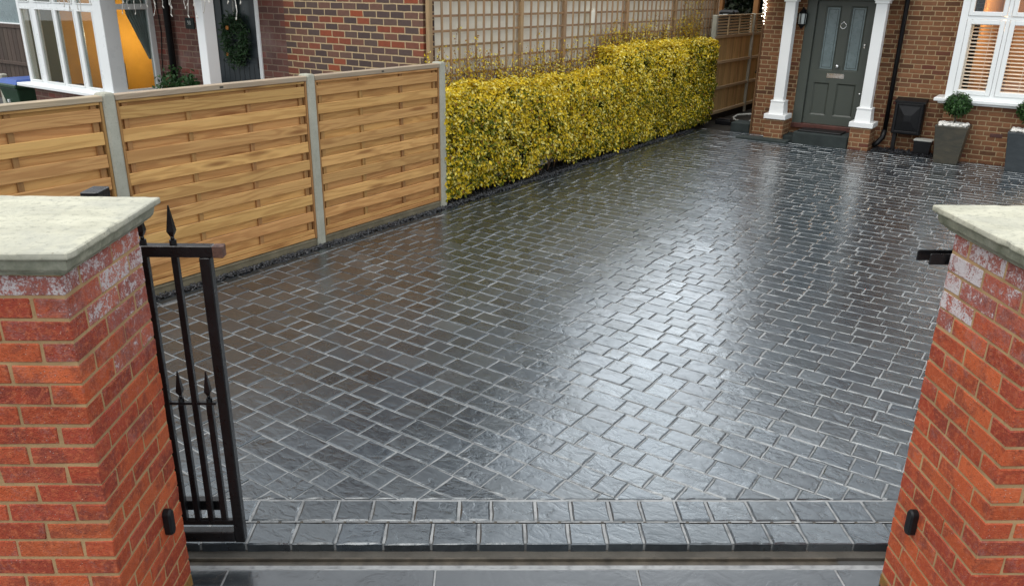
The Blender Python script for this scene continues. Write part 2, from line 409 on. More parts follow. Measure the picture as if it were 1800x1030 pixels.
M['pot2'] = slate_pot('grey_slate_pot', (0.055, 0.065, 0.07), (0.03, 0.036, 0.04))
M['binG'] = paint('green_bin_plastic', (0.012, 0.045, 0.020), 0.45, 0, 0.15, 6, 0.05)
M['binB'] = paint('blue_bin_lid', (0.012, 0.065, 0.30), 0.4, 0, 0.15, 6, 0.05)
M['roof'] = paint('brown_roof_tile', (0.085, 0.05, 0.038), 0.8, 0, 0.3, 5, 0.5, 12)
M['orange'] = paint('orange_room_wall', (0.78, 0.38, 0.055), 0.8, 0, 0.1, 3, 0.0)
M['beige'] = paint('beige_room_wall', (0.46, 0.27, 0.12), 0.8, 0, 0.1, 2, 0.0)
M['dimroom'] = paint('dim_room_wall', (0.20, 0.19, 0.12), 0.85, 0, 0.1, 2, 0.0)
M['curtain'] = paint('grey_curtain', (0.42, 0.44, 0.42), 0.9, 0, 0.12, 8, 0.2, 10)
M['blind'] = paint('cream_blind', (0.80, 0.75, 0.64), 0.5, 0, 0.04, 5, 0.0)
M['floor'] = paint('room_floor', (0.14, 0.08, 0.04), 0.6, 0, 0.2, 5, 0.0)
M['screen'] = paint('dark_screen', (0.03, 0.045, 0.045), 0.3, 0, 0.1, 5, 0.0)
M['grey'] = paint('grey_plastic', (0.40, 0.41, 0.38), 0.5, 0, 0.08, 6, 0.0)
M['led'] = emit('led_white', (1.0, 0.93, 0.80), 4.0)
M['warm'] = emit('warm_filament', (1.0, 0.55, 0.18), 12.0)
M['orangefruit'] = paint('dried_orange', (0.55, 0.20, 0.03), 0.6, 0, 0.2, 30, 0.2)
M['bulbw'] = paint('white_icicle_wire', (0.70, 0.68, 0.62), 0.5, 0, 0.05, 10, 0)
M['frameiron'] = paint('lantern_glass', (0.62, 0.66, 0.64), 0.25, 0, 0.06, 12, 0.0)
M['houseB'] = house_brick('brown_stock_brick', [(0.0, (0.11, 0.050, 0.026)), (0.3, (0.20, 0.088, 0.042)), (0.7, (0.26, 0.115, 0.054)), (0.9, (0.18, 0.082, 0.043)), (1.0, (0.14, 0.045, 0.029))], (0.42, 0.31, 0.175), joint=0.0065)
M['neighB'] = house_brick('multi_red_brick', [(0.0, (0.070, 0.048, 0.045)), (0.36, (0.105, 0.072, 0.060)), (0.50, (0.15, 0.085, 0.062)), (0.66, (0.17, 0.075, 0.05)), (0.76, (0.22, 0.062, 0.034)), (0.82, (0.29, 0.07, 0.03)), (0.90, (0.15, 0.08, 0.06)), (1.0, (0.085, 0.058, 0.054))], (0.52, 0.39, 0.225), h=0.084, unit=0.225, bond='stretcher', joint=0.0075)
M['purpleB'] = house_brick('purple_brick', [(0.0, (0.12, 0.060, 0.050)), (0.5, (0.165, 0.076, 0.060)), (0.85, (0.19, 0.075, 0.056)), (1.0, (0.23, 0.055, 0.04))], (0.27, 0.195, 0.145), h=0.084, unit=0.225, bond='stretcher', joint=0.0065, bloom=0.4)

# ------------------------------------------------------------------ ground
g = MB(); g.add([(-60, -40, -0.06), (60, -40, -0.06), (60, 80, -0.06), (-60, 80, -0.06)], [(0, 1, 2, 3)])
single('ground', g, M['tarmac'], None, None, (0, 0, 0), 'W', kind='structure')

def clip(poly, a, b, c):
    """keep a*x+b*y >= c"""
    out = []
    for i in range(len(poly)):
        p, q = poly[i], poly[(i+1) % len(poly)]
        dp = a*p[0]+b*p[1]-c; dq = a*q[0]+b*q[1]-c
        if dp >= 0: out.append(p)
        if dp*dq < 0:
            k = dp/(dp-dq); out.append((p[0]+(q[0]-p[0])*k, p[1]+(q[1]-p[1])*k))
    return out
def area(p): return 0.5*sum(p[i][0]*p[(i+1) % len(p)][1]-p[(i+1) % len(p)][0]*p[i][1] for i in range(len(p)))
def inset(poly, d):
    n = len(poly); out = poly
    cx = poly
    for i in range(n):
        p, q = cx[i], cx[(i+1) % n]; ex, ey = q[0]-p[0], q[1]-p[1]; L = math.hypot(ex, ey)
        if L < 1e-5: continue
        nx, ny = -ey/L, ex/L
        out = clip(out, nx, ny, nx*p[0]+ny*p[1]+d)
        if len(out) < 3: return []
    return out
def ragged(poly, step, amp):
    out = []
    for i in range(len(poly)):
        p, q = poly[i], poly[(i+1) % len(poly)]; L = math.hypot(q[0]-p[0], q[1]-p[1]); n = max(1, int(L/step))
        nx, ny = -(q[1]-p[1])/max(L, 1e-6), (q[0]-p[0])/max(L, 1e-6)
        for kk in range(n):
            f = kk/n; a = R_(-amp, amp) if kk else R_(-amp, amp)*0.7
            out.append((p[0]+(q[0]-p[0])*f+nx*a, p[1]+(q[1]-p[1])*f+ny*a))
    return out
def sett(mb, poly, ztop=0.0, thick=0.035, near=True):
    if len(poly) < 3: return
    if area(poly) < 0: poly = poly[::-1]
    if area(poly) < 0.0012: return
    cx = sum(p[0] for p in poly)/len(poly); cy = sum(p[1] for p in poly)/len(poly)
    if near: poly = ragged(poly, 0.045, 0.0022)
    bv = R_(0.004, 0.008)
    top = []
    for x, y in poly:
        dx, dy = cx-x, cy-y; L = max(math.hypot(dx, dy), 1e-4); top.append((x+dx/L*bv*1.3, y+dy/L*bv*1.3))
    lim = lambda q: max(-.014, min(.014, q)); tx, ty = lim(random.gauss(0, 0.0075)), lim(random.gauss(0, 0.0075)); dz = max(-.002, random.gauss(0, 0.0012))
    zf = lambda x, y: ztop+dz+(x-cx)*tx+(y-cy)*ty
    n = len(poly)
    vs = [(x, y, zf(x, y)) for x, y in top]+[(x, y, zf(x, y)-bv*0.8) for x, y in poly]+[(x, y, ztop-thick) for x, y in poly]
    fs = [tuple(range(n))]
    for i in range(n):
        j = (i+1) % n
        fs.append((n+i, n+j, j, i)); fs.append((2*n+i, 2*n+j, n+j, n+i))
    mb.add(vs, fs)

# the driveway is laid in local (s, t) coordinates of the house; world clip line is the border row
dr = MB()
YB = 3.452
ca, sa = math.cos(A), math.sin(A)
S0, S1 = -5.765, 2.6
row = 0; t = 2.353-0.164*14
gap = 0.0040
while t < 14.92:
    t0, t1 = t, t+0.164; t = t1
    far = t0 > 14.36
    smax = S1 if not far else -4.75
    s = S0 - R_(0.0, 0.14); 
    while s < smax:
        ln = random.choice((0.135, 0.165, 0.185, 0.2, 0.225, 0.25))*R_(0.95, 1.05)
        if row > 48: ln *= 1.1
        s0, s1 = s, s+ln; s = s1
        wob = 0.0015
        poly = [(max(s0+gap, S0+0.004), t0+gap+R_(-wob, wob)), (s1-gap, t0+gap+R_(-wob, wob)), (s1-gap+R_(-.003, .003), t1-gap+R_(-wob, wob)), (max(s0+gap, S0+0.004)+R_(-.003, .003), t1-gap+R_(-wob, wob))]
        if poly[1][0]-poly[0][0] < 0.03: continue
        # world y = -s*sin + t*cos >= YB ; world x = s*cos + t*sin <= 8.6
        poly = clip(poly, -sa, ca, YB+0.006); 
        if len(poly) > 2: poly = clip(poly, -ca, -sa, -9.6)
        sett(dr, poly, near=(t0 < 11))
    row += 1
# single edging row along the gravel
t = 2.0
while t < 14.8:
    ln = R_(0.17, 0.26); p = [(-5.875, t+.005), (-5.775, t+.005), (-5.775, t+ln-.005), (-5.875, t+ln-.005)]; t += ln
    p = clip(p, -sa, ca, YB+0.006)
    sett(dr, p)
# edging row along the house side of the paving
s = -4.7
while s < 2.4:
    ln = R_(0.19, 0.27); sett(dr, [(s+.005, 14.365), (s+ln-.005, 14.365), (s+ln-.005, 14.47), (s+.005, 14.47)], near=False); s += ln
# two border rows across the gateway (world x direction) with the slot drain between them
def wpoly(x0, x1, y0, y1):
    return [((x*ca - y*sa), (x*sa + y*ca)) for x, y in ((x0, y0), (x1, y0), (x1, y1), (x0, y1))]
for (y0, y1, js) in ((3.276, 3.446, [-1.9, -1.64, -1.40, -1.181, -.957, -.775, -.598, -.391, -.165, -.006, .217, .395, .59, .75, .93, 1.09, 1.30, 1.52, 1.72, 1.9, 2.1, 2.3]),
                     (3.098, 3.262, [-1.9, -1.62, -1.36, -1.15, -.942, -.736, -.511, -.286, -.065, .157, .366, .545, .72, .93, 1.145, 1.33, 1.50, 1.72, 1.93, 2.13, 2.35])):
    for a_, b_ in zip(js, js[1:]): sett(dr, wpoly(a_+.006, b_-.006, y0+.004, y1-.004), thick=.055)
drive = single('driveway', dr, M['sett'], None, None, (0, 0, 0), 'H', kind='structure')
gr = MB()
zj = -0.0062
def quadw(mb, x0, x1, y0, y1, z): mb.add([(p[0], p[1], z) for p in wpoly(x0, x1, y0, y1)], [(0, 1, 2, 3)])
pg = [(-5.88, -2), (2.6, -2), (2.6, 14.475), (-4.74, 14.475), (-4.74, 14.93), (-5.88, 14.93)]
big = clip([(-5.88, -2), (2.6, -2), (2.6, 14.475), (-5.88, 14.475)], -sa, ca, 3.27)
gr.add([(x, y, zj) for x, y in big], [tuple(range(len(big)))])
gr.add([(-5.88, 14.475, zj), (-4.74, 14.475, zj), (-4.74, 14.93, zj), (-5.88, 14.93, zj)], [(0, 1, 2, 3)])
q0 = wpoly(-1.9, 2.4, 3.112, 3.261)
gr.prism(q0, -0.06, zj)
gro = finish('driveway_joints', gr, M['grout']); place(gro, (0, 0, 0), 'H'); props(gro, kind='structure')

# slot drain between the border rows
ch = MB()
ch.box(-1.9, 2.4, 3.2625, 3.2745, -0.05, -0.014, (0, 0, 0, 0))
x = -1.88
while x < 2.4:
    ch.box(x, x+0.014, 3.262, 3.275, -0.02, -0.003, (0.5, 0.5, 0.5, 0)); x += 0.105
single('slot_drain', ch, M['steel'], 'narrow slotted drain line between the two border rows of setts', 'drain', (0, 3.268, 0), 'W')
# mortar bed and gate track in front of it
bedm = MB(); bedm.box(-1.6, 2.2, 3.052, 3.1115, -0.07, -0.044)
single('mortar_bed', bedm, M['bedm'], None, None, (0, 3.07, 0), 'W', kind='structure')
tr = MB(); tr.box(-1.9, 1.62, 3.040, 3.052, -0.07, -0.036); tr.box(-1.9, 1.62, 2.998, 3.040, -0.07, -0.050)
soft(single('gate_track', tr, M['steel'], 'long brown steel gate track lying across the gateway', 'gate track', (0, 3.02, -0.04), 'W'), 0.003)
kb = MB(); kb.box(-1.6, 2.2, 2.972, 2.998, -0.07, -0.040)
single('track_edging', kb, M['grout'], None, None, (0, 2.985, -0.04), 'W', kind='structure')
# entrance slabs in front
sl = MB()
xs = [-2.1, -1.19, -.256, .663, 1.578, 2.5]
y1 = 2.966
for rowi in range(5):
    y0 = y1-(0.6 if rowi else 0.6)
    for a_, b_ in zip(xs, xs[1:]):
        o = 0.0 if rowi % 2 == 0 else 0.45
        sl.bev(a_+.004+o, b_-.004+o, y0+.004, y1-.004, -0.075, -0.034+R_(-.001, .001), 0.003)
    y1 = y0
single('entrance_path', sl, M['slab'], None, None, (0, 2.6, 0), 'W', kind='structure')
sj = MB(); sj.box(-2.6, 3.0, -0.2, 2.971, -0.059, -0.037); single('entrance_path_joints', sj, M['grout'], None, None, (0, 2.6, 0), 'W', kind='structure')

# ------------------------------------------------------------------ gate pillars
W = 0.5525; PC = 0.075
brick_cols = [(0.34, 0.058, 0.022), (0.40, 0.078, 0.026), (0.30, 0.046, 0.020), (0.44, 0.095, 0.032), (0.28, 0.044, 0.022), (0.37, 0.066, 0.026), (0.40, 0.075, 0.024), (0.30, 0.054, 0.028)]
def pillar(x0, y0, label, salt):
    th = Thing('gate_pillar', label, 'pillar', (x0+W/2, y0+W/2, -0.05), 'W')
    bk = MB()
    for ci in range(22):
        z0 = -0.0436+ci*PC; z1 = z0+0.0662
        mir = ci % 2
        def put(u0, u1, side):
            b = random.choice(brick_cols); k = R_(0.85, 1.12)
            zc = (z0+z1)/2
            if side == 'f': r = (x0+u0, x0+u1, y0, y0+0.1025)
            elif side == 'r': r = (x0+W-0.1025, x0+W, y0+u0, y0+u1)
            elif side == 'b': r = (x0+W-u1, x0+W-u0, y0+W-0.1025, y0+W)
            else: r = (x0, x0+0.1025, y0+W-u1, y0+W-u0)
            e = min(0.60 if x0 < 0 else 0.74, salt((r[0]+r[1])/2, (r[2]+r[3])/2, zc))
            if zc < 0.02: b = (0.20, 0.12, 0.03) if R_(0, 1) < 0.7 else b
            bk.bev(r[0], r[1], r[2], r[3], z0, z1, R_(0.0022, 0.0052), (b[0]*k*1.12, b[1]*k*1.08, b[2]*k, e), 0.0021)
        for side in 'frbl':
            if not mir: segs = [(0.0, 0.2155), (0.2245, 0.4405)]
            else: segs = [(0.112, 0.328), (0.337, 0.5525)]
            # pinwheel bond: every side has two stretchers, its corner shows a neighbour's header
            for u0, u1 in segs: put(u0, u1, side)
    th.part('brickwork', bk, M['brickP'])
    mo = MB()
    ins = 0.0030
    mo.box(x0+ins, x0+W-ins, y0+ins, y0+W-ins, -0.06, 1.604)
    th.part('mortar', mo, M['mortarP'])
    # moulded stone cap
    prof = [(-0.01, 1.6065), (0.018, 1.6065), (0.020, 1.6135), (0.027, 1.6145), (0.029, 1.620), (0.038, 1.623), (0.046, 1.633), (0.0495, 1.648), (0.051, 1.6625), (0.058, 1.6640), (0.066, 1.668), (0.068, 1.672), (0.068, 1.688), (0.064, 1.692)]
    cp = MB(); nseg = 26
    rings = []
    vs = []
    sd = R_(0, 50)
    for o_, z in prof:
        a0, b0 = x0-o_, x0+W+o_; c0, d0 = y0-o_, y0+W+o_
        ring = []
        for (ax, ay, bx, by) in ((a0, c0, b0, c0), (b0, c0, b0, d0), (b0, d0, a0, d0), (a0, d0, a0, c0)):
            for kq in range(nseg):
                f = kq/nseg; px, py = ax+(bx-ax)*f, ay+(by-ay)*f
                chip = max(0.0, mn.noise(Vector((px*14+sd, py*14, 3.1)))-0.18)*0.022 if o_ > 0.055 else 0
                jx = 0.0012*mn.noise(Vector((px*30, py*30, z*90+sd)))
                dx, dy = x0+W/2-px, y0+W/2-py; L = math.hypot(dx, dy)
                ring.append(len(vs)); vs.append((px+dx/L*(chip+jx), py+dy/L*(chip+jx), z+jx))
        rings.append(ring)
    n = len(rings[0]); fs = []
    for r0, r1 in zip(rings, rings[1:]):
        for i in range(n): fs.append((r0[i], r0[(i+1) % n], r1[(i+1) % n], r1[i]))
    # slightly crowned top, riven
    GN = 14
    top_i = len(vs)
    gi = {}
    tr_ = rings[-1]
    cxm, cym = x0+W/2, y0+W/2
    prev = tr_
    for kk in range(1, 8):
        f = kk/8; ring = []
        for i in tr_:
            px, py, pz = vs[i]
            qx, qy = px+(cxm-px)*f, py+(cym-py)*f
            ring.append(len(vs)); vs.append((qx, qy, pz+0.003*f+0.0015*mn.noise(Vector((qx*9+sd, qy*9, 0)))))
        for i in range(n): fs.append((prev[i], prev[(i+1) % n], ring[(i+1) % n], ring[i]))
        prev = ring
    fs.append(tuple(prev)); fs.append(tuple(reversed(rings[0])))
    cp.add(vs, fs, smooth=False)
    me_ = th.part('cap', cp, M['cap'])
    # object coordinates of the cap start at its own bottom so that the stain height is local
    for vtx in me_.data.vertices: vtx.co.z -= 1.6565
    me_.location.z = 1.6565
    return th
def saltL(x, y, z):
    v = 0.0
    if x > -1.45:
        v = max(0, min(1, (z-0.95)/0.5))*max(0, min(1, (y-2.25)/0.45))*0.52
        if z > 1.45: v = max(v, 0.30+R_(0, 0.1))
        if v > 0.2 and R_(0, 1) < 0.3: v += R_(0.05, 0.2)
        if R_(0, 1) < 0.05: v += 0.15
    else:
        v = 0.04
    return v
def saltR(x, y, z):
    if x < 1.9:
        v = max(0, min(1, (z-1.18)/0.3))*0.42
        if z > 1.25 and y > 2.6: v += R_(0.08, 0.42)
        if R_(0, 1) < 0.05: v += 0.12
        return v
    return 0.05
PL = pillar(-1.316-W, 2.32, 'left red brick gate pillar with a pale stone cap, beside the black iron gate', saltL)
PR = pillar(1.74, 2.32, 'right red brick gate pillar with white salt stains and a black steel gate catch', saltR)

# photocell sensors on the inner faces of the pillars
def sensor(x, sx, y, z, label):
    mb = MB(); pts = []
    for i in range(24):
        a_ = 2*math.pi*i/24; py = 0.022*math.cos(a_); pz = 0.021*math.sin(a_)+(0.038 if math.sin(a_) >= 0 else -0.038); pts.append((py, pz))
    n = 24; xo = x; x1 = x+sx*0.022; x2 = x+sx*0.030
    vs = [(xo, y+p, z+q) for p, q in pts]+[(x1, y+p, z+q) for p, q in pts]+[(x2, y+p*.75, z+q*.9) for p, q in pts]
    fs = [tuple(range(2*n, 3*n))]
    for i in range(n):
        j = (i+1) % n; fs += [(i, j, n+j, n+i), (n+i, n+j, 2*n+j, 2*n+i)]
    if sx < 0: fs = [f[::-1] for f in fs]
    mb.add(vs, fs)
    single('gate_sensor', mb, M['blackp'], label, 'sensor', (x, y, z), 'W', 'gate sensors on the pillars')
sensor(-1.3155, 1, 2.715, 0.41, 'small black sensor on the left pillar, beside the iron gate')
sensor(1.7395, -1, 2.715, 0.41, 'small black sensor low on the right pillar')

# ------------------------------------------------------------------ sliding iron gate, mostly drawn back behind the left pillar
gt = Thing('iron_gate', 'black wrought iron gate with spear finials, slid back behind the left pillar', 'gate', (-1.12, 3.05, 0.0), 'W')
gy = 3.05; gx0 = -3.9
f = MB()
f.bev(gx0, -1.1125, gy-.022, gy+.022, 1.425, 1.472, 0.003)                       # top rail
f.bev(gx0, -1.1685, gy-.022, gy+.026, 0.065, 0.118, 0.004)                       # bottom rail
f.bev(gx0, -1.1685, gy-.012, gy+.012, 0.150, 0.176, 0.003)                       # second bottom rail
gt.part('frame', f, M['iron'])
f = MB(); 
# closing stile, a square hollow section standing slightly off plumb with the photo
f.bev(-1.168, -1.124, gy-.022, gy+.022, 0.062, 1.4245, 0.004); gt.part('stile', f, M['iron'])
f = MB(); f.bev(-1.112, -1.070, gy-.023, gy+.021, 1.424, 1.4725, 0.003); f.bev(-1.104, -1.078, gy-.015, gy+.013, 1.4725, 1.4732, 0.0003); gt.part('rail_end', f, M['rust'], label='rusty open end of the top rail')
f = MB(); f.bev(gx0, -1.18, gy-.011, gy+.011, 0.762, 0.774, 0.002); gt.part('mid_rail', f, M['iron'])
def finial(mb, x, z, s=1.0):
    mb.tube([(x, gy, z), (x, gy, z+.020*s)], 0.0145*s, 8, smooth=False)
    mb.tube([(x, gy, z+.020*s), (x, gy, z+.034*s)], 0.008*s, 8)
    r = 0.0145*s; z0 = z+.034*s
    mb.add([(x-r*.4, gy-r*.4, z0), (x+r*.4, gy-r*.4, z0), (x+r*.4, gy+r*.4, z0), (x-r*.4, gy+r*.4, z0),
            (x-r, gy-r, z0+.022*s), (x+r, gy-r, z0+.022*s), (x+r, gy+r, z0+.022*s), (x-r, gy+r, z0+.022*s),
            (x-.002, gy-.002, z0+.125*s), (x+.002, gy-.002, z0+.125*s), (x+.002, gy+.002, z0+.125*s), (x-.002, gy+.002, z0+.125*s)],
           [(0, 1, 5, 4), (1, 2, 6, 5), (2, 3, 7, 6), (3, 0, 4, 7), (4, 5, 9, 8), (5, 6, 10, 9), (6, 7, 11, 10), (7, 4, 8, 11), (8, 9, 10, 11), (3, 2, 1, 0)])
sp = 0.118
for i in range(20):
    x = -1.268-i*sp
    b = MB(); b.bev(x-.0125, x+.0125, gy-.0125, gy+.0125, 0.176, 1.425, 0.002); gt.part('bar', b, M['iron'])
    b = MB(); finial(b, x, 1.472); gt.part('finial', b, M['iron'])
    xs_ = x+sp/2
    b = MB(); b.bev(xs_-.0125, xs_+.0125, gy-.0125, gy+.0125, 0.176, 0.762, 0.002); gt.part('short_bar', b, M['iron'])
    b = MB(); finial(b, xs_, 0.774, 0.9); gt.part('short_finial', b, M['iron'])
b = MB(); b.bev(-1.40, -1.235, gy+.03, gy+.07, 0.20, 0.25, 0.003); gt.part('guide_bracket', b, M['iron'])
# catch on the right pillar
b = MB()
b.bev(1.672, 1.80, 2.884, 2.892, 1.468, 1.512, 0.003); b.bev(1.660, 1.80, 2.955, 2.963, 1.462, 1.506, 0.003); b.bev(1.795, 1.803, 2.8735, 2.963, 1.460, 1.512, 0.002)
single('gate_catch', b, M['iron'], 'black steel U shaped gate catch fixed to the right pillar', 'gate catch', (1.74, 2.87, 1.48), 'W')
b = MB(); b.bev(-1.72, -1.65, 3.28, 3.40, 1.56, 1.622, 0.004); b.bev(-1.715, -1.655, 3.31, 3.37, -0.03, 1.56, 0.004)
single('gate_guide_post', b, M['iron'], 'black steel gate guide post showing above the back of the left pillar cap', 'gate post', (-1.8, 3.33, 0), 'W')

# ------------------------------------------------------------------ boundary fence
posts = [1.30, 3.288, 5.258, 7.188]
plabel = [None, 'left concrete fence post with a rounded top, near the left pillar', 'middle concrete fence post between two new timber panels', 'end concrete fence post where the yellow hedge begins']
for tp, lb in zip(posts, plabel):
    if lb is None: continue
    mb = MB(); sl_ = []
    # post section with chamfered front edges and rounded top
    hw = 0.05; s_f, s_b = -5.943, -6.065; zt = 1.672
    for z, k_ in ((-0.25, 1.0), (zt-0.02, 1.0), (zt-0.006, 0.86), (zt, 0.62)):
        w_ = hw*k_; d0 = s_f-(1-k_)*0.03; d1 = s_b+(1-k_)*0.03; c_ = 0.016*k_
        sl_.append([(d0, tp-w_+c_, z), (d0, tp+w_-c_, z), (d0-c_, tp+w_, z), (d1, tp+w_, z), (d1, tp-w_, z), (d0-c_, tp-w_, z)])
    vs = [p for r in sl_ for p in r]; fs = []
    for i in range(3):
        for q in range(6): fs.append((i*6+q, i*6+(q+1) % 6, (i+1)*6+(q+1) % 6, (i+1)*6+q))
    fs.append(tuple(range(18, 24)))
    mb.add(vs, fs)
    single('fence_post', mb, M['conc'], lb, 'fence post', (-6.0, tp, 0), group='concrete fence posts')
flabel = ['timber fence panel left of the first concrete post, partly behind the pillar cap', 'timber fence panel between the left and middle concrete posts', 'timber fence panel beside the yellow hedge']
glabel = ['concrete gravel board under the leftmost timber panel, hidden behind the pillar', 'concrete gravel board below the middle timber panel, seen through the gate', 'concrete gravel board below the timber panel next to the hedge']
for i in range(3):
    t0 = posts[i]+0.05; t1 = posts[i+1]-0.05
    th = Thing('timber_fence', flabel[i], 'fence', (-6.0, (t0+t1)/2, 0.085), group='new timber fence panels')
    for ta in (t0+.003, t1-.022):
        b = MB(); b.bev(-6.035, -5.958, ta, ta+.019, 0.09, 1.61, 0.003); th.part('frame_upright', b, M['woodZ'])
    for tb in (t0+0.06, t0+0.60, t0+1.20, t1-0.085):
        b = MB(); b.bev(-6.006, -5.984, tb, tb+0.042, 0.09, 1.61, 0.002); th.part('batten', b, M['woodZ'])
    b = MB(); b2 = MB()
    zt = 1.563
    for kq in range(9):
        z1 = zt-0.1715*kq; z0 = z1-0.098
        if kq < 8: b.bev(-5.984, -5.966, t0+0.024, t1-0.024, z0, z1, 0.0035, j=0.0012)
        b2.bev(-6.024, -6.006, t0+0.024, t1-0.024, z1-0.008, z1+0.083, 0.003, j=0.001)
    b2.bev(-6.024, -6.006, t0+0.024, t1-0.024, 0.10, 0.19, 0.003)
    b.bev(-5.984, -5.966, t0+0.024, t1-0.024, 0.095, 0.135, 0.003, j=.001); b.bev(-5.986, -5.972, t0+0.024, t1-0.024, 0.139, 0.182, 0.003, j=.001)
    b.bev(-5.984, -5.964, t0+0.024, t1-0.024, 1.590, 1.612, 0.003, j=.001)
    th.part('front_boards', b, M['woodY']); th.part('back_boards', b2, M['woodY'])
    b = MB(); b.bev(-6.045, -5.948, t0, t1, 1.613, 1.656, 0.004, j=.001)
    cp_ = th.part('cap_rail', b, M['capwood'])
    b = MB(); b.bev(-5.9485, -5.9465, (t0+t1)/2-.018, (t0+t1)/2+.018, 1.626, 1.642, 0.0006)
    th.part('maker_plate', b, M['steel'])
    b = MB(); b.bev(-6.03, -5.978, t0-.02, t1+.02, -0.15, 0.083, 0.006, j=.001)
    b.bev(-6.03, -5.968, t0-.0, t1+.0, 0.062, 0.0845, 0.005)
    single('gravel_board', b, M['gboard'], glabel[i], 'gravel board', (-6.0, (t0+t1)/2, 0), group='concrete gravel boards')

# black chippings between paving and fence / hedge: nobody could count them
gv = MB()
for _ in range(7600):
    t = R_(2.2, 14.6); lim = -5.965 if t < 7.2 else -6.02
    s = random.triangular(lim, -5.868, -5.92); r = R_(0.008, 0.016)
    if t > 7.4 and R_(0, 1) < 0.35: s = R_(-6.2, -5.9)
    z = R_(-0.012, 0.012)+(0.012 if abs(s+5.93) < 0.03 else 0)
    o = Vector((R_(0, 9), R_(0, 9), R_(0, 9)))
    vs = []
    for d in ((1, 0, 0), (-1, 0, 0), (0, 1, 0), (0, -1, 0), (0, 0, 1), (0, 0, -1)):
        k = R_(0.65, 1.25); v_ = Vector(d)*r*k; vs.append((s+v_.x+R_(-r, r)*.35, t+v_.y+R_(-r, r)*.35, z+v_.z*0.75+R_(-r, r)*.2))
    gv.add(vs, [(0, 2, 4), (2, 1, 4), (1, 3, 4), (3, 0, 4), (2, 0, 5), (1, 2, 5), (3, 1, 5), (0, 3, 5)], (R_(0, 1), R_(0, 1), R_(0, 1), random.random()**2.2))
single('gravel', gv, M['chip'], 'black basalt chippings in the strip along the fence foot', 'gravel', (-5.9, 7, 0), kind='stuff')
b = MB(); b.add([(-6.45, 1.0, -0.02), (-5.87, 1.0, -0.02), (-5.87, 15.0, -0.02), (-6.45, 15.0, -0.02)], [(0, 1, 2, 3)])
single('planting_bed', b, M['earth'], None, None, (0, 0, 0), kind='structure')

# ------------------------------------------------------------------ hedge
def leaf(mb, p, n, L, w, col):
    n = n.normalized(); a = n.orthogonal().normalized(); a = Matrix.Rotation(R_(0, 6.283), 3, n) @ a; b = n.cross(a)
    p = Vector(p); m = p+a*L*0.45
    mb.add([p, m+b*w*.5+n*w*.12, p+a*L, m-b*w*.5+n*w*.12], [(0, 1, 2, 3)], col)
def fbm(p): return mn.noise(p)+0.5*mn.noise(p*2.1)+0.25*mn.noise(p*4.3)
YEL = [(0.78, 0.54, 0.015), (0.85, 0.62, 0.03), (0.70, 0.49, 0.018), (0.92, 0.76, 0.14), (0.92, 0.82, 0.26), (0.66, 0.51, 0.02)]
GRN = [(0.10, 0.125, 0.006), (0.15, 0.165, 0.009), (0.06, 0.085, 0.005), (0.21, 0.22, 0.012)]
BRZ = [(0.34, 0.16, 0.03), (0.26, 0.12, 0.03)]
def hedge_leafcol(t, z, H, top):
    g_ = fbm(Vector((t*1.6, z*1.8, 4.0)))
    py = 0.75+0.26*g_+0.28*(z/H-0.6)+(0.16 if top else 0)
    if t > 13.4: py -= 0.14*(t-13.4)
    if R_(0, 1) < py:
        c = random.choice(YEL); al = R_(0, 0.3)
    elif R_(0, 1) < 0.07: c = random.choice(BRZ); al = 0.0
    else: c = random.choice(GRN); al = R_(0, 0.4)
    k = R_(0.8, 1.15)
    return (c[0]*k, c[1]*k, c[2]*k, al)
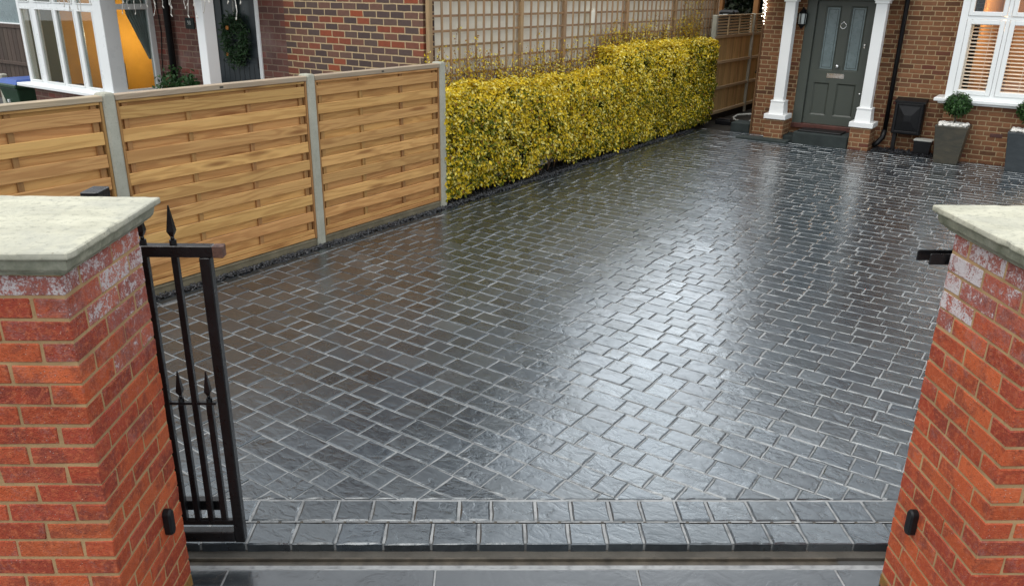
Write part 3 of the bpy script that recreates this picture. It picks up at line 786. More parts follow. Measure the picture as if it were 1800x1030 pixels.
def hedge(t0, t1, Hf, front, label, org, count, rightend):
    th = Thing('hedge', label, 'hedge', org)
    lf = MB(); back = -6.36
    def fr(t, z, H):
        q = z/H
        lump = 0.105*fbm(Vector((t*1.3, z*1.5, 1.0)))+0.04*mn.noise(Vector((t*4.2, z*4.2, 7.0)))
        return front(t)+lump-0.10*max(0, 0.28-q)/0.28-0.13*(max(0, q-0.84)/0.16)**2
    def bottom(t): return 0.05+0.07*max(0, fbm(Vector((t*1.9, 0.3, 2.0))))+0.15*math.exp(-((t-9.75)/0.28)**2)
    for i in range(count):
        t = R_(t0, t1); H = Hf(t)+0.085*fbm(Vector((t*2.2, 9.0, 0)))
        wsel = R_(0, 1); dep = abs(random.gauss(0, 0.05))
        if wsel < 0.66:
            z = R_(bottom(t), H); s = fr(t, z, H)-dep; top = z > H-0.08
            hole = mn.noise(Vector((t*3.1, z*3.1, 20.0)))+0.6*mn.noise(Vector((t*8.1, z*8.1, 30.0)))
            if hole > 0.42 and R_(0, 1) < 0.9: continue
            n = Vector((1.0, R_(-.8, .8), R_(-.35, 1.0)))
        elif wsel < 0.9:
            s = R_(back, fr(t, H*0.97, H)-0.01); z = H+0.055*fbm(Vector((t*2.5, s*3, 5)))-dep*0.8+R_(-.01, .035)-0.05*max(0, (s+6.1)/.2)**2; top = True
            n = Vector((R_(-.3, .8), R_(-.7, .7), 1.0))
        else:
            e = random.choice((t0, t1)); s = R_(back, fr(e, 0.5, H)-0.01); z = R_(bottom(e), H); t = e+(0.05*fbm(Vector((s*3, z*2.2, e)))-dep)*(1 if e == t1 else -1)
            n = Vector((0.5, 1.0 if e == t1 else -1.0, R_(0, .8))); top = False
        L = random.triangular(0.026, 0.072, 0.040); c_ = hedge_leafcol(t, z, H, top)
        leaf(lf, (s+R_(-.008, .012), t, z), n+Vector((R_(-.5, .5), R_(-.5, .5), R_(-.5, .5))), L, L*R_(0.5, 0.68), c_)
    # stray shoots standing out of the trimmed faces
    for i in range(int((t1-t0)*70)):
        t = R_(t0, t1); H = Hf(t)
        if R_(0, 1) < 0.5: p = Vector((R_(back, front(t)-.02), t, H)); d = Vector((R_(-.3, .4), R_(-.4, .4), 1))
        else:
            z = R_(0.15, H); p = Vector((fr(t, z, H), t, z)); d = Vector((1, R_(-.6, .6), R_(0, .7)))
        d.normalize(); q = p+d*R_(0.03, 0.10)
        for kk in range(5): leaf(lf, p.lerp(q, kk/4), d+Vector((R_(-1, 1), R_(-1, 1), R_(-1, 1))), R_(.026, .042), R_(.014, .022), hedge_leafcol(t, p.z, H, True))
    th.part('foliage', lf, M['leaf'])
    # inner body of leaves and woody stems
    core = MB()
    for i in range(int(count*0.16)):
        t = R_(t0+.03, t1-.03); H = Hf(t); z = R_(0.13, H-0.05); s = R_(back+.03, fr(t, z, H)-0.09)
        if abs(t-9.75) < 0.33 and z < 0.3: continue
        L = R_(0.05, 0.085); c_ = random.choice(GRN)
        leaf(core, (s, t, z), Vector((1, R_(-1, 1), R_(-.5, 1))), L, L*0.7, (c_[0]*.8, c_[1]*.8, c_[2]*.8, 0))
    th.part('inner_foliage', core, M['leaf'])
    st = MB()
    n = int((t1-t0)/0.22)
    for i in range(n):
        tb = t0+(i+.5)*(t1-t0)/n+R_(-.05, .05); sb = R_(-6.2, -6.08); H = Hf(tb)
        for q in range(4):
            p = [Vector((sb, tb, -0.02))]
            for kk in range(5): p.append(p[-1]+Vector((R_(-.035, .05), R_(-.06, .06), (H*.9)/5)))
            st.tube(p, [.011, .009, .007, .005, .004, .003], 5)
    th.part('stem', st, M['twig'])
    # shoots climbing the trellis behind
    cl = MB(); cs = MB()
    for i in range(int((t1-t0)*46)):
        t = R_(t0+.05, t1); H = Hf(t)
        base = Vector((-6.365+R_(-.02, .04), t, H-0.15)); hgt = 0.12+abs(random.gauss(0, 0.20))
        if t > 14.3: hgt *= 1.5
        if t < 7.9: hgt *= 1.0
        pts = [base]
        for kk in range(6): pts.append(pts[-1]+Vector((R_(-.012, .012), R_(-.05, .05), (hgt+.15)/6)))
        cs.tube(pts, [.004, .0035, .003, .0025, .002, .0015, .001], 4)
        for kk in range(int(14+hgt*52)):
            f_ = R_(0.1, 1)**1.3; q = pts[min(5, int(f_*6))].lerp(pts[min(6, int(f_*6)+1)], R_(0, 1))
            L = R_(.022, .042); c_ = random.choice(YEL+[(0.55, .33, .03), (.42, .24, .04)]+BRZ+BRZ)
            leaf(cl, q+Vector((R_(-.01, .05), R_(-.05, .05), R_(-.03, .03))), Vector((1, R_(-1, 1), R_(-.4, 1))), L, L*.58, (*c_, R_(0, .3)))
    th.part('climbing_shoots', cl, M['leaf']); th.part('climbing_stems', cs, M['twig'])
def Hlow(t): return 1.29+0.02*math.sin(t*1.7)+(0.0 if t < 11.2 else -0.05*(t-11.2))
def Htall(t): return 1.60-0.05*max(0, 11.75-t)/0.4
hedge(7.20, 11.9, Hlow, lambda t: -5.93, 'lower stretch of clipped yellow and green hedge next to the timber fence', (-6.15, 9.5, 0), 44000, False)
hedge(11.45, 15.55, Htall, lambda t: -5.90 if t < 15.4 else -5.95, 'taller stretch of clipped yellow and green hedge at the far end', (-6.15, 13.6, 0), 40000, True)

# ------------------------------------------------------------------ trellis on the white wall
tposts = [7.485, 9.377, 10.49, 12.454, 14.364, 16.355]
tpl = ['trellis post at the corner of the red brick wall', 'second trellis post from the red brick corner', 'third trellis post from the red brick corner', 'third trellis post from the far end, just above the step in the hedge', 'second to last trellis post towards the far end', 'last trellis post at the far end beside the slatted fence']
for tp, lb in zip(tposts, tpl):
    b = MB(); b.bev(-6.415, -6.36, tp-.032, tp+.032, -0.02, 2.70, 0.005)
    single('trellis_post', b, M['lathZ'], lb, 'trellis post', (-6.39, tp, 0), group='trellis posts along the white wall')
tlab = ['square trellis panel next to the red brick wall', 'narrow square trellis panel, second from the red brick wall', 'trellis panel above the lower hedge with a broken lath', 'trellis panel above the near part of the tall hedge', 'trellis panel nearest the slatted fence, above the far end of the hedge']
for i in range(5):
    t0 = tposts[i]+.034; t1 = tposts[i+1]-.034
    th = Thing('trellis', tlab[i], 'trellis', (-6.39, (t0+t1)/2, 0.6), group='trellis panels on the white wall')
    n = round((t1-t0)/0.166); d = (t1-t0)/n
    b = MB()
    for kk in range(n+1):
        tt = t0+kk*d
        if 0 < kk < n: b.bev(-6.372, -6.356, tt-.0165, tt+.0165, 0.62, 2.68, 0.002, j=.001)
    th.part('laths', b, M['lathZ'])
    b = MB(); z = 2.139+0.172*3
    while z > 0.6:
        if i == 2 and abs(z-2.139) < .01:
            b.bev(-6.395, -6.373, t0, 11.24, z-.013, z+.013, 0.002); b.bev(-6.395, -6.373, 11.40, t1, z-.013, z+.013, 0.002)
        else: b.bev(-6.395, -6.373, t0, t1, z-.013, z+.013, 0.002, j=.001)
        z -= 0.172
    th.part('rails', b, M['lathY'])
b = MB(); b.bev(-6.445, -6.352, 11.22, 11.32, 1.98, 2.16, .006); b.bev(-6.445, -6.37, 11.31, 11.42, 2.05, 2.19, .006)
single('junction_box', b, M['render'], 'white junction box on the wall showing through the broken trellis', 'junction box', (-6.4, 11.3, 2.08))

# ------------------------------------------------------------------ walls with openings
def wall(mb, x0, x1, z0, z1, y0, y1, holes, axis='x', front=True):
    """wall along x (or along y) with rectangular holes; y0 is the outer face, y1 the inner"""
    xs = sorted(set([x0, x1]+[h[0] for h in holes]+[h[1] for h in holes])); zs = sorted(set([z0, z1]+[h[2] for h in holes]+[h[3] for h in holes]))
    P_ = (lambda a, b, c: (a, b, c)) if axis == 'x' else (lambda a, b, c: (b, a, c))
    for i in range(len(xs)-1):
        for j in range(len(zs)-1):
            cx, cz = (xs[i]+xs[i+1])/2, (zs[j]+zs[j+1])/2
            if any(h[0] < cx < h[1] and h[2] < cz < h[3] for h in holes): continue
            a, b_, c, d = xs[i], xs[i+1], zs[j], zs[j+1]
            mb.add([P_(a, y0, c), P_(b_, y0, c), P_(b_, y0, d), P_(a, y0, d)], [(0, 1, 2, 3)])
            mb.add([P_(a, y1, c), P_(b_, y1, c), P_(b_, y1, d), P_(a, y1, d)], [(3, 2, 1, 0)])
    for h in holes:
        a, b_, c, d = h
        for q in (((a, c), (a, d)), ((b_, d), (b_, c)), ((a, d), (b_, d)), ((b_, c), (a, c))):
            (ax, az), (bx, bz) = q
            mb.add([P_(ax, y0, az), P_(bx, y0, bz), P_(bx, y1, bz), P_(ax, y1, az)], [(0, 1, 2, 3)])
    for q in (((x0, z0), (x0, z1)), ((x1, z1), (x1, z0)), ((x0, z1), (x1, z1))):
        (ax, az), (bx, bz) = q
        mb.add([P_(ax, y0, az), P_(bx, y0, bz), P_(bx, y1, bz), P_(ax, y1, az)], [(3, 2, 1, 0)])
    return mb
def casing(mb, a, b, c, d, y0, y1, w, bv=0.005):
    """rectangular frame ring between outer rect (a,b,c,d) and inset w; y0 front"""
    mb.bev(a, a+w, y0, y1, c, d, bv); mb.bev(b-w, b, y0, y1, c, d, bv); mb.bev(a+w-.002, b-w+.002, y0+.001, y1, c, c+w, bv); mb.bev(a+w-.002, b-w+.002, y0+.001, y1, d-w, d, bv)

# ------------------------------------------------------------------ our house
HT = 14.95
hs = Thing('brick_house', 'brown brick house with a grey green front door between white porch columns', 'house', (0, HT, 0))
b = MB()
wall(b, -4.92, -1.72, -0.05, 2.75, HT, HT+.25, [(-4.20, -3.0, 0.20, 2.42)])
wall(b, -4.92, 5.0, 2.75, 5.3, HT, HT+.25, [(-1.4, 0.4, 3.3, 4.6), (-4.0, -3.0, 3.4, 4.6)])
wall(b, 1.0, 5.0, -0.05, 2.75, HT, HT+.25, [])
wall(b, HT+.25, 23, -0.05, 5.3, -4.92, -4.67, [], 'y')
wall(b, HT+.25, 23, -0.05, 5.3, 5.0, 4.75, [], 'y')
wall(b, -4.92, 5.0, -0.05, 5.3, 23.2, 23.0, [])
hs.part('wall', b, M['houseB'])
# bay base
b = MB()
b.box(-1.735, 1.0, 14.50, 14.72, -0.05, 0.885); b.box(-1.735, -1.52, 14.72, HT-.002, -0.05, 0.885)
hs.part('bay_wall', b, M['houseB'])
b = MB(); b.bev(-1.90, 1.1, 14.40, 14.70, 0.905, 0.955, 0.006); b.bev(-1.84, 1.06, 14.44, 14.70, 0.872, 0.9045, 0.004); b.bev(-1.90, -1.52, 14.70, HT-.003, 0.906, 0.954, .005)
hs.part('window_sill', b, M['upvc'])
# window
b = MB()
fz0, fz1, fy0, fy1 = 0.956, 2.75, 14.505, 14.575
b.bev(-1.765, -1.665, fy0, fy1, fz0, fz1, .004)                                   # corner post
b.bev(-1.765, -1.715, fy1, HT-.002, fz0, fz0+.09, .004); b.bev(-1.765, -1.715, fy1, HT-.002, 2.10, 2.18, .004); b.bev(-1.764, -1.716, HT-.06, HT-.002, fz0+.09, 2.1, .004); b.bev(-1.764, -1.716, HT-.06, HT-.002, 2.18, 2.75, .004)
b.bev(-1.665, 1.0, fy0+.004, fy1, fz0, fz0+.065, .004)
b.bev(-1.665, 1.0, fy0+.004, fy1, 2.125, 2.175, .004)
for m_ in (-1.15, -0.60, -0.05, 0.5): b.bev(m_, m_+.055, fy0+.002, fy1, fz0+.065, 2.125, .004); b.bev(m_, m_+.055, fy0+.002, fy1, 2.175, fz1, .004)
fo = hs.part('window_frame', b, M['upvc'])
gl = MB()
for (a_, c_) in ((-1.665, -1.15), (-1.095, -.60), (-.545, -.05), (.005, .5), (.555, 1.0)):
    b = MB(); casing(b, a_+.004, c_-.004, fz0+.067, 2.123, fy0-.010, fy1-.01, .066, .006); hs.part('casement', b, M['upvc'], fo)
    b = MB(); b.box(a_+.065, c_-.065, fy0+.020, fy0+.024, fz0+.13, 2.065); hs.part('pane', b, M['glass'], fo)
    b = MB(); casing(b, a_+.004, c_-.004, 2.177, fz1, fy0-.010, fy1-.01, .062, .006); hs.part('fanlight', b, M['upvc'], fo)
    b = MB(); b.box(a_+.06, c_-.06, fy0+.020, fy0+.024, 2.235, fz1-.055); hs.part('pane', b, M['glass'], fo)
gl.box(-1.742, -1.738, fy1, HT-.06, fz0+.09, 2.10); gl.box(-1.742, -1.738, fy1, HT-.06, 2.18, 2.75)
hs.part('side_pane', gl, M['glass'], fo)
# blind
for (a_, c_) in ((-1.60, -1.175), (-1.075, -.64), (-.53, -.09), (.02, .46), (.57, .95)):
    b = MB(); z = 1.085
    while z < 2.06:
        b.add([(a_+.03, 14.615, z-.008), (c_, 14.615, z-.008), (c_, 14.648, z+.009), (a_+.03, 14.648, z+.009), (a_+.03, 14.615, z-.005), (c_, 14.615, z-.005), (c_, 14.648, z+.012), (a_+.03, 14.648, z+.012)],
              [(0, 1, 2, 3), (7, 6, 5, 4), (0, 4, 5, 1), (2, 6, 7, 3), (1, 5, 6, 2), (3, 7, 4, 0)]); z += 0.054
    b.box((a_+c_)/2+.06, (a_+c_)/2+.066, 14.610, 14.614, 1.07, 2.08)
    b.bev(a_-.01, a_+.028, 14.60, 14.655, 1.03, 2.10, .003); b.bev(a_+.03, c_+.01, 14.605, 14.655, 1.03, 1.072, .003); b.bev(a_+.03, c_+.01, 14.605, 14.655, 2.06, 2.10, .003)
    hs.part('window_blind', b, M['blind'])
# room behind the bay
b = MB()
b.add([(-1.5, 17.6, .1), (3, 17.6, .1), (3, 17.6, 2.74), (-1.5, 17.6, 2.74)], [(3, 2, 1, 0)])
b.add([(-1.505, 14.8, .1), (-1.505, 17.6, .1), (-1.505, 17.6, 2.74), (-1.505, 14.8, 2.74)], [(0, 1, 2, 3)])
b.add([(3, 14.8, .1), (3, 17.6, .1), (3, 17.6, 2.74), (3, 14.8, 2.74)], [(3, 2, 1, 0)])
b.add([(-1.71, 14.6, 2.745), (3, 14.6, 2.745), (3, 17.6, 2.745), (-1.71, 17.6, 2.745)], [(3, 2, 1, 0)])
b.box(-1.2, -.75, 17.3, 17.59, .4, 1.9); b.box(0, .7, 17.2, 17.59, .1, 1.3)
hs.part('room', b, M['beige'])
b = MB(); b.add([(-1.71, 14.73, .12), (3, 14.73, .12), (3, 17.6, .12), (-1.71, 17.6, .12)], [(0, 1, 2, 3)]); b.bev(-1.3, -1.05, 15.3, 15.6, .12, 1.5, .01); b.bev(-.9, 0.4, 15.6, 16.3, .12, .9, .02)
hs.part('room_floor', b, M['floor'])
# bay roof + canopy over the porch + main roof
b = MB(); b.frustum((-1.9, 1.1, 14.38, HT+.0), (-1.75, 1.0, 14.7, HT+.0), 2.755, 3.0); b.frustum((-4.95, -2.5, 14.2, HT-.001), (-4.85, -2.6, 14.5, HT-.001), 2.62, 2.85)
b.add([(-5.25, 14.6, 5.25), (5.3, 14.6, 5.25), (5.3, 19.0, 8.3), (-5.25, 19.0, 8.3)], [(0, 1, 2, 3)]); b.add([(-5.25, 23.5, 5.25), (5.3, 23.5, 5.25), (5.3, 19.0, 8.3), (-5.25, 19.0, 8.3)], [(3, 2, 1, 0)])
b.add([(-4.92, 14.95, 5.3), (-4.92, 23.0, 5.3), (-4.92, 19, 8.15)], [(0, 1, 2)]); b.add([(5, 14.95, 5.3), (5, 23.0, 5.3), (5, 19, 8.15)], [(2, 1, 0)])
hs.part('roof', b, M['roof'])
b = MB(); b.bev(-4.75, -2.66, 14.42, 14.62, 2.45, 2.62, .006); b.bev(-4.72, -4.3, 14.62, HT-.002, 2.45, 2.62, .006); b.bev(-2.98, -2.7, 14.62, HT-.002, 2.45, 2.62, .006)
hs.part('porch_beam', b, M['white'])
# upper windows (seen only in reflections)
for (a_, c_, d_, e_) in ((-1.4, .4, 3.3, 4.6), (-4.0, -3.0, 3.4, 4.6)):
    uw = MB(); ug = MB(); casing(uw, a_, c_, d_, e_, HT+.03, HT+.1, .08); uw.bev((a_+c_)/2-.03, (a_+c_)/2+.03, HT+.031, HT+.1, d_+.08, e_-.08, .004); ug.box(a_+.08, c_-.08, HT+.06, HT+.064, d_+.08, e_-.08)
    u1 = hs.part('upper_window', uw, M['upvc']); hs.part('pane', ug, M['screen'], u1)
# porch columns
def column(sc_, label):
    h = 0.0855
    sh = MB()
    sh.bev(sc_-h, sc_+h, 14.50, 14.671, 0.690, 2.36, .004); sh.bev(sc_-h-.022, sc_+h+.022, 14.478, 14.693, 2.325, 2.365, .004); sh.bev(sc_-h-.035, sc_+h+.035, 14.465, 14.706, 2.366, 2.45, .004)
    o = hs.part('porch_column', sh, M['white'], label=label)
    p = MB(); p.frustum((sc_-h-.042, sc_+h+.042, 14.458, 14.713), (sc_-h-.028, sc_+h+.028, 14.472, 14.699), .456, .665); p.bev(sc_-h-.036, sc_+h+.036, 14.464, 14.707, .664, .692, .006)
    hs.part('column_base', p, M['white'], o)
    p = MB(); p.bev(sc_-h-.105, sc_+h+.105, 14.40, 14.79, .375, .457, .004); hs.part('plinth', p, M['white'], o)
    p = MB(); p.box(sc_-h-.075, sc_+h+.075, 14.43, 14.80, -.05, .374); hs.part('pier', p, M['houseB'], o)
column(-2.912, 'white porch column right of the door'); column(-4.362, 'white porch column left of the door')
# door
dyo = HT+.05
fr_ = MB()
fr_.bev(-4.20, -4.035, HT-.012, dyo+.07, .28, 2.42, .005); fr_.bev(-3.085, -3.0, HT-.012, dyo+.07, .28, 2.42, .005); fr_.bev(-4.036, -3.084, HT-.011, dyo+.07, 2.352, 2.42, .005)
hs.part('door_frame', fr_, M['door'])
dd = MB()
holes = [(-3.90, -3.635, 1.205, 2.27), (-3.485, -3.22, 1.205, 2.27), (-3.93, -3.66, .44, 1.0), (-3.535, -3.215, .44, 1.0)]
wall(dd, -4.03, -3.09, .285, 2.348, dyo, dyo+.05, holes)
for h_ in holes: 
    # sloping bead round every panel
    a_, c_, d_, e_ = h_; w_ = .026
    o_ = [(a_, dyo+.001, d_), (c_, dyo+.001, d_), (c_, dyo+.001, e_), (a_, dyo+.001, e_)]; i_ = [(a_+w_, dyo+.022, d_+w_), (c_-w_, dyo+.022, d_+w_), (c_-w_, dyo+.022, e_-w_), (a_+w_, dyo+.022, e_-w_)]
    dd.add(o_+i_, [(0, 1, 5, 4), (1, 2, 6, 5), (2, 3, 7, 6), (3, 0, 4, 7)])
for h_ in holes[2:]: dd.bev(h_[0]+.0265, h_[1]-.0265, dyo+.020, dyo+.04, h_[2]+.0265, h_[3]-.0265, .003)
door = hs.part('front_door', dd, M['door'])
gp = MB()
for h_ in holes[:2]: gp.bev(h_[0]+.027, h_[1]-.027, dyo+.023, dyo+.03, h_[2]+.027, h_[3]-.027, .0015)
hs.part('door_glass', gp, M['frost'], door)
gp = MB()
for h_ in holes[:2]: casing(gp, h_[0]+.052, h_[1]-.052, h_[2]+.052, h_[3]-.052, dyo+.0215, dyo+.0228, .007, .0004)
hs.part('etched_line', gp, M['step'], door)
kn = MB(); ring = [(-3.568+.047*math.cos(q*math.pi/12), dyo-.014, 1.955+.047*math.sin(q*math.pi/12)) for q in range(25)]
kn.tube(ring, .0085, 8); kn.ball((-3.568, dyo-.01, 2.012), .02, 2); kn.ball((-3.568, dyo-.012, 1.905), .015, 2); hs.part('knocker', kn, M['chrome'], door)
kn = MB(); kn.ball((-3.57, dyo-.035, 1.288), .035, 3, sc=(1, .7, 1)); kn.tube([(-3.57, dyo, 1.288), (-3.57, dyo-.03, 1.288)], .018, 12); hs.part('door_knob', kn, M['chrome'], door)
kn = MB(); casing(kn, -3.725, -3.435, 1.085, 1.165, dyo-.010, dyo+.001, .017, .002); kn.bev(-3.708, -3.452, dyo-.006, dyo+.001, 1.102, 1.148, .003); hs.part('letterbox', kn, M['chrome'], door)
kn = MB(); kn.bev(-3.195, -3.160, dyo-.02, dyo, 1.60, 1.68, .006); kn.ball((-3.178, dyo-.025, 1.645), .017, 2); hs.part('lock', kn, M['chrome'], door)
kn = MB(); kn.ball((-3.135, dyo-.006, .85), .02, 2, sc=(1, .4, 1)); hs.part('keyhole', kn, M['chrome'], door)
# doorstep
st = MB(); st.bev(-4.20, -3.0, HT-.06, HT+.12, .20, .282, .006); hs.part('threshold', st, M['tile'])
st = MB(); st.bev(-3.995, -3.085, 14.36, HT-.061, -.05, .20, .008); st.bev(-4.26, -3.996, 14.52, HT-.003, -.05, .10, .006); st.bev(-4.95, -4.05, 14.19, 14.429, -.05, .045, .01)
hs.part('doorstep', st, M['step'])
# downpipe
dp = MB(); dp.tube([(-2.612, 14.875, 5.1), (-2.612, 14.875, .30)], .036, 12); dp.tube([(-2.612, 14.875, .31), (-2.625, 14.85, .19), (-2.68, 14.80, .10), (-2.74, 14.76, .04)], .044, 12)
hs.part('downpipe', dp, M['blackp'])
b = MB(); b.bev(-4.955, -4.923, 14.93, 14.99, -.04, 2.9, .004); hs.part('corner_batten', b, M['battenB'])
# air brick
b = MB(); b.bev(-1.03, -.86, 14.494, 14.51, .415, .47, .003); hs.part('air_brick', b, M['tile'])

# lamp light inside the room (a lit pendant is visible through the glass)
b = MB(); b.tube([(-1.20, 15.25, 2.74), (-1.20, 15.25, 2.36)], .004, 6); b.tube([(-1.20, 15.25, 2.36), (-1.20, 15.25, 2.10), (-1.20, 15.25, 1.95)], [.03, .05, .035], 10)
pl = Thing('pendant_lamp', 'lit warm pendant lamp hanging inside the window of the brown brick house', 'lamp', (-1.2, 15.25, 2.3)); pl.part('shade', b, M['warm'])
def lamp(name, loc, energy, col, rad):
    L = D.lights.new(name, 'POINT'); L.energy = energy; L.color = col; L.shadow_soft_size = rad
    o = D.objects.new(name, L); COL.objects.link(o); o.location = loc; return o
lamp('pendant_light', HW(-0.3, 15.9, 2.3), 30, (1.0, 0.70, 0.42), 0.12)

# wall lantern
ln = Thing('wall_lantern', 'black wall lantern with pale glass beside the left porch column', 'lantern', (-4.235, HT, 2.05))
b = MB(); cx, cy = -4.235, 14.855
b.bev(cx-.03, cx+.03, HT-.015, HT-.001, 1.95, 2.2, .004); b.tube([(cx, HT-.01, 2.19), (cx, cy, 2.22)], .01, 8)
b.tube([(cx, cy, 2.24), (cx, cy, 2.20), (cx, cy, 2.16), (cx, cy, 2.135)], [.012, .03, .06, .088], 6, smooth=False)
b.tube([(cx, cy, 1.965), (cx, cy, 1.945), (cx, cy, 1.90), (cx, cy, 1.88)], [.075, .06, .02, .006], 6, smooth=False)
for q in range(6):
    a_ = q*math.pi/3+.4; b.tube([(cx+.078*math.cos(a_), cy+.078*math.sin(a_), 2.14), (cx+.07*math.cos(a_), cy+.07*math.sin(a_), 1.96)], .0085, 5)
ln.part('frame', b, M['blackp']); b = MB(); b.tube([(cx, cy, 2.135), (cx, cy, 1.965)], [.072, .064], 6, smooth=False); ln.part('lantern_glass', b, M['frameiron'])
# doormat
b = MB(); b.bev(-3.95, -3.22, 14.49, 14.87, .201, .226, .008); single('doormat', b, M['blackp'], 'black doormat on the slate step in front of the door', 'doormat', (-3.6, 14.68, .2))

# meter box on legs
mb_ = Thing('meter_box', 'black wall mounted meter box with a pyramid front on a thin leg', 'meter box', (-2.27, HT, 0))
b = MB(); b.bev(-2.50, -2.05, 14.76, HT-.001, .285, .83, .012)
b.add([(-2.51, 14.74, .83), (-2.04, 14.74, .83), (-2.04, HT-.001, .87), (-2.51, HT-.001, .87), (-2.51, 14.74, .80), (-2.04, 14.74, .80), (-2.04, HT-.001, .80), (-2.51, HT-.001, .80)], [(0, 1, 2, 3), (4, 5, 1, 0), (5, 6, 2, 1), (7, 4, 0, 3), (6, 5, 4, 7)])
mb_.part('body', b, M['blackp'])
b = MB(); casing(b, -2.48, -2.07, .31, .79, 14.738, 14.762, .03, .004); b.add([(-2.45, 14.757, .34), (-2.10, 14.757, .34), (-2.10, 14.757, .76), (-2.45, 14.757, .76), (-2.33, 14.722, .50), (-2.22, 14.722, .50), (-2.22, 14.722, .60), (-2.33, 14.722, .60)], [(0, 1, 5, 4), (1, 2, 6, 5), (2, 3, 7, 6), (3, 0, 4, 7), (4, 5, 6, 7)])
mb_.part('door', b, M['blackp'])
b = MB(); b.bev(-2.47, -2.41, 14.80, 14.86, -.04, .29, .004); mb_.part('leg', b, M['blackp'])
bb = Thing('utility_box', 'small black box with a pale lid on the gravel by the planter', 'box', (-1.97, 14.7, 0))
b = MB(); b.frustum((-2.08, -1.85, 14.62, 14.82), (-2.095, -1.835, 14.60, 14.84), -.02, .225); bb.part('body', b, M['blackp'])
b = MB(); b.bev(-2.105, -1.825, 14.59, 14.85, .226, .246, .005); bb.part('lid', b, M['grey'])
g2 = MB()
for _ in range(900):
    s = R_(-2.72, -1.78); t = R_(14.48, 14.94); r = R_(.008, .018); z = R_(-.02, .02); vs = []
    for d in ((1, 0, 0), (-1, 0, 0), (0, 1, 0), (0, -1, 0), (0, 0, 1), (0, 0, -1)):
        v_ = Vector(d)*r*R_(.7, 1.2); vs.append((s+v_.x, t+v_.y, z+v_.z*.8))
    g2.add(vs, [(0, 2, 4), (2, 1, 4), (1, 3, 4), (3, 0, 4), (2, 0, 5), (1, 2, 5), (3, 1, 5), (0, 3, 5)], (R_(0, 1), 0, 0, random.random()**2.5))
single('gravel', g2, M['chip'], 'black chippings in the bed below the meter box', 'gravel', (-2.2, 14.7, 0), kind='stuff')
b = MB(); b.add([(-2.75, 14.475, -.015), (-1.73, 14.475, -.015), (-1.73, HT, -.015), (-2.75, HT, -.015)], [(0, 1, 2, 3)]); single('house_bed', b, M['earth'], None, None, (0, 0, 0), kind='structure')

# planters with clipped trees
def planter(sc_, tc, pot, lab, tlab_, treeh):
    th = Thing('planter', lab, 'planter', (sc_, tc, 0), group='tall planters under the bay window')
    b = MB(); bw, tw = .165, .225
    b.frustum((sc_-bw, sc_+bw, tc-bw, tc+bw), (sc_-tw, sc_+tw, tc-tw, tc+tw), -.001, .56)
    # rim
    soft(th.part('pot', b, pot), .006)
    b = MB(); casing_z = .575
    for (a_, c_, d_, e_) in ((sc_-tw-.004, sc_+tw+.004, tc-tw-.004, tc-tw+.02), (sc_-tw-.004, sc_+tw+.004, tc+tw-.02, tc+tw+.004), (sc_-tw-.004, sc_-tw+.02, tc-tw+.0205, tc+tw-.0205), (sc_+tw-.02, sc_+tw+.004, tc-tw+.0205, tc+tw-.0205)): b.bev(a_, c_, d_, e_, .555, .585, .003)
    th.part('rim', b, pot)
    b = MB()
    for _ in range(150):
        p = (sc_+R_(-tw+.03, tw-.03), tc+R_(-tw+.03, tw-.03)); r = R_(.018, .034)
        b.ball((p[0], p[1], .585+R_(0, .025)), r, 1, 0.5, (1, R_(.7, 1.2), .7))
    th.part('pebbles', b, M['pebble'], kind='stuff')
    tr_ = Thing('topiary_tree', tlab_, 'tree', (sc_, tc, .58), group='clipped ball trees in planters')
    b = MB(); b.tube([(sc_, tc, .57), (sc_+.006, tc, .66), (sc_-.004, tc+.004, .75), (sc_, tc, .9)], [.016, .013, .012, .008], 8)
    for q in range(10):
        a_ = R_(0, 6.28); b.tube([(sc_, tc, R_(.72, .8)), (sc_+.10*math.cos(a_), tc+.10*math.sin(a_), R_(.8, .98))], [.006, .003], 5)
    tr_.part('trunk', b, M['bark'])
    b = MB()
    for _ in range(2600):
        v_ = Vector((random.gauss(0, 1), random.gauss(0, 1), random.gauss(0, 1))).normalized(); rr = .185*(1+.12*mn.noise(v_*2.6+Vector((sc_, 0, 0))))*R_(.62, 1.04)
        p = Vector((sc_, tc, .895))+Vector((v_.x*rr, v_.y*rr, v_.z*rr*.93)); L = R_(.03, .058)
        c_ = random.choice([(.014, .05, .010), (.022, .07, .014), (.035, .095, .018), (.010, .034, .008), (.05, .115, .03)])
        leaf(b, p, v_+Vector((R_(-.8, .8), R_(-.8, .8), R_(-.3, 1))), L, L*.5, (*c_, 0))
    tr_.part('crown', b, M['leafg'])
planter(-1.525, 14.22, M['pot1'], 'brown tapered planter of white pebbles beside the small black box', 'clipped ball tree in the brown planter', 0)
planter(-.545, 14.20, M['pot2'], 'dark grey tapered planter at the right edge of the photo', 'clipped ball tree in the dark grey planter', 0)

# LED strings at the corner of the house
fl = Thing('fairy_lights', 'lit white fairy light strands hanging at the left corner of the brown house', 'string lights', (-4.97, 14.9, 2.3))
b = MB(); w_ = MB()
for q in range(8):
    s = -4.90+R_(-.05, .05)-q*.008; t = 14.90+q*.004; zb = 1.86+.05*q+R_(0, .14)
    w_.tube([(s, t, 2.7), (s+R_(-.02, .02), t, 2.2), (s, t, zb)], .003, 4)
    z = 2.66
    while z > zb: b.ball((s+R_(-.012, .012), t, z), .0075, 1); z -= R_(.045, .07)
fl.part('wire', w_, M['bulbw']); fl.part('bulbs', b, M['led'], kind='stuff')

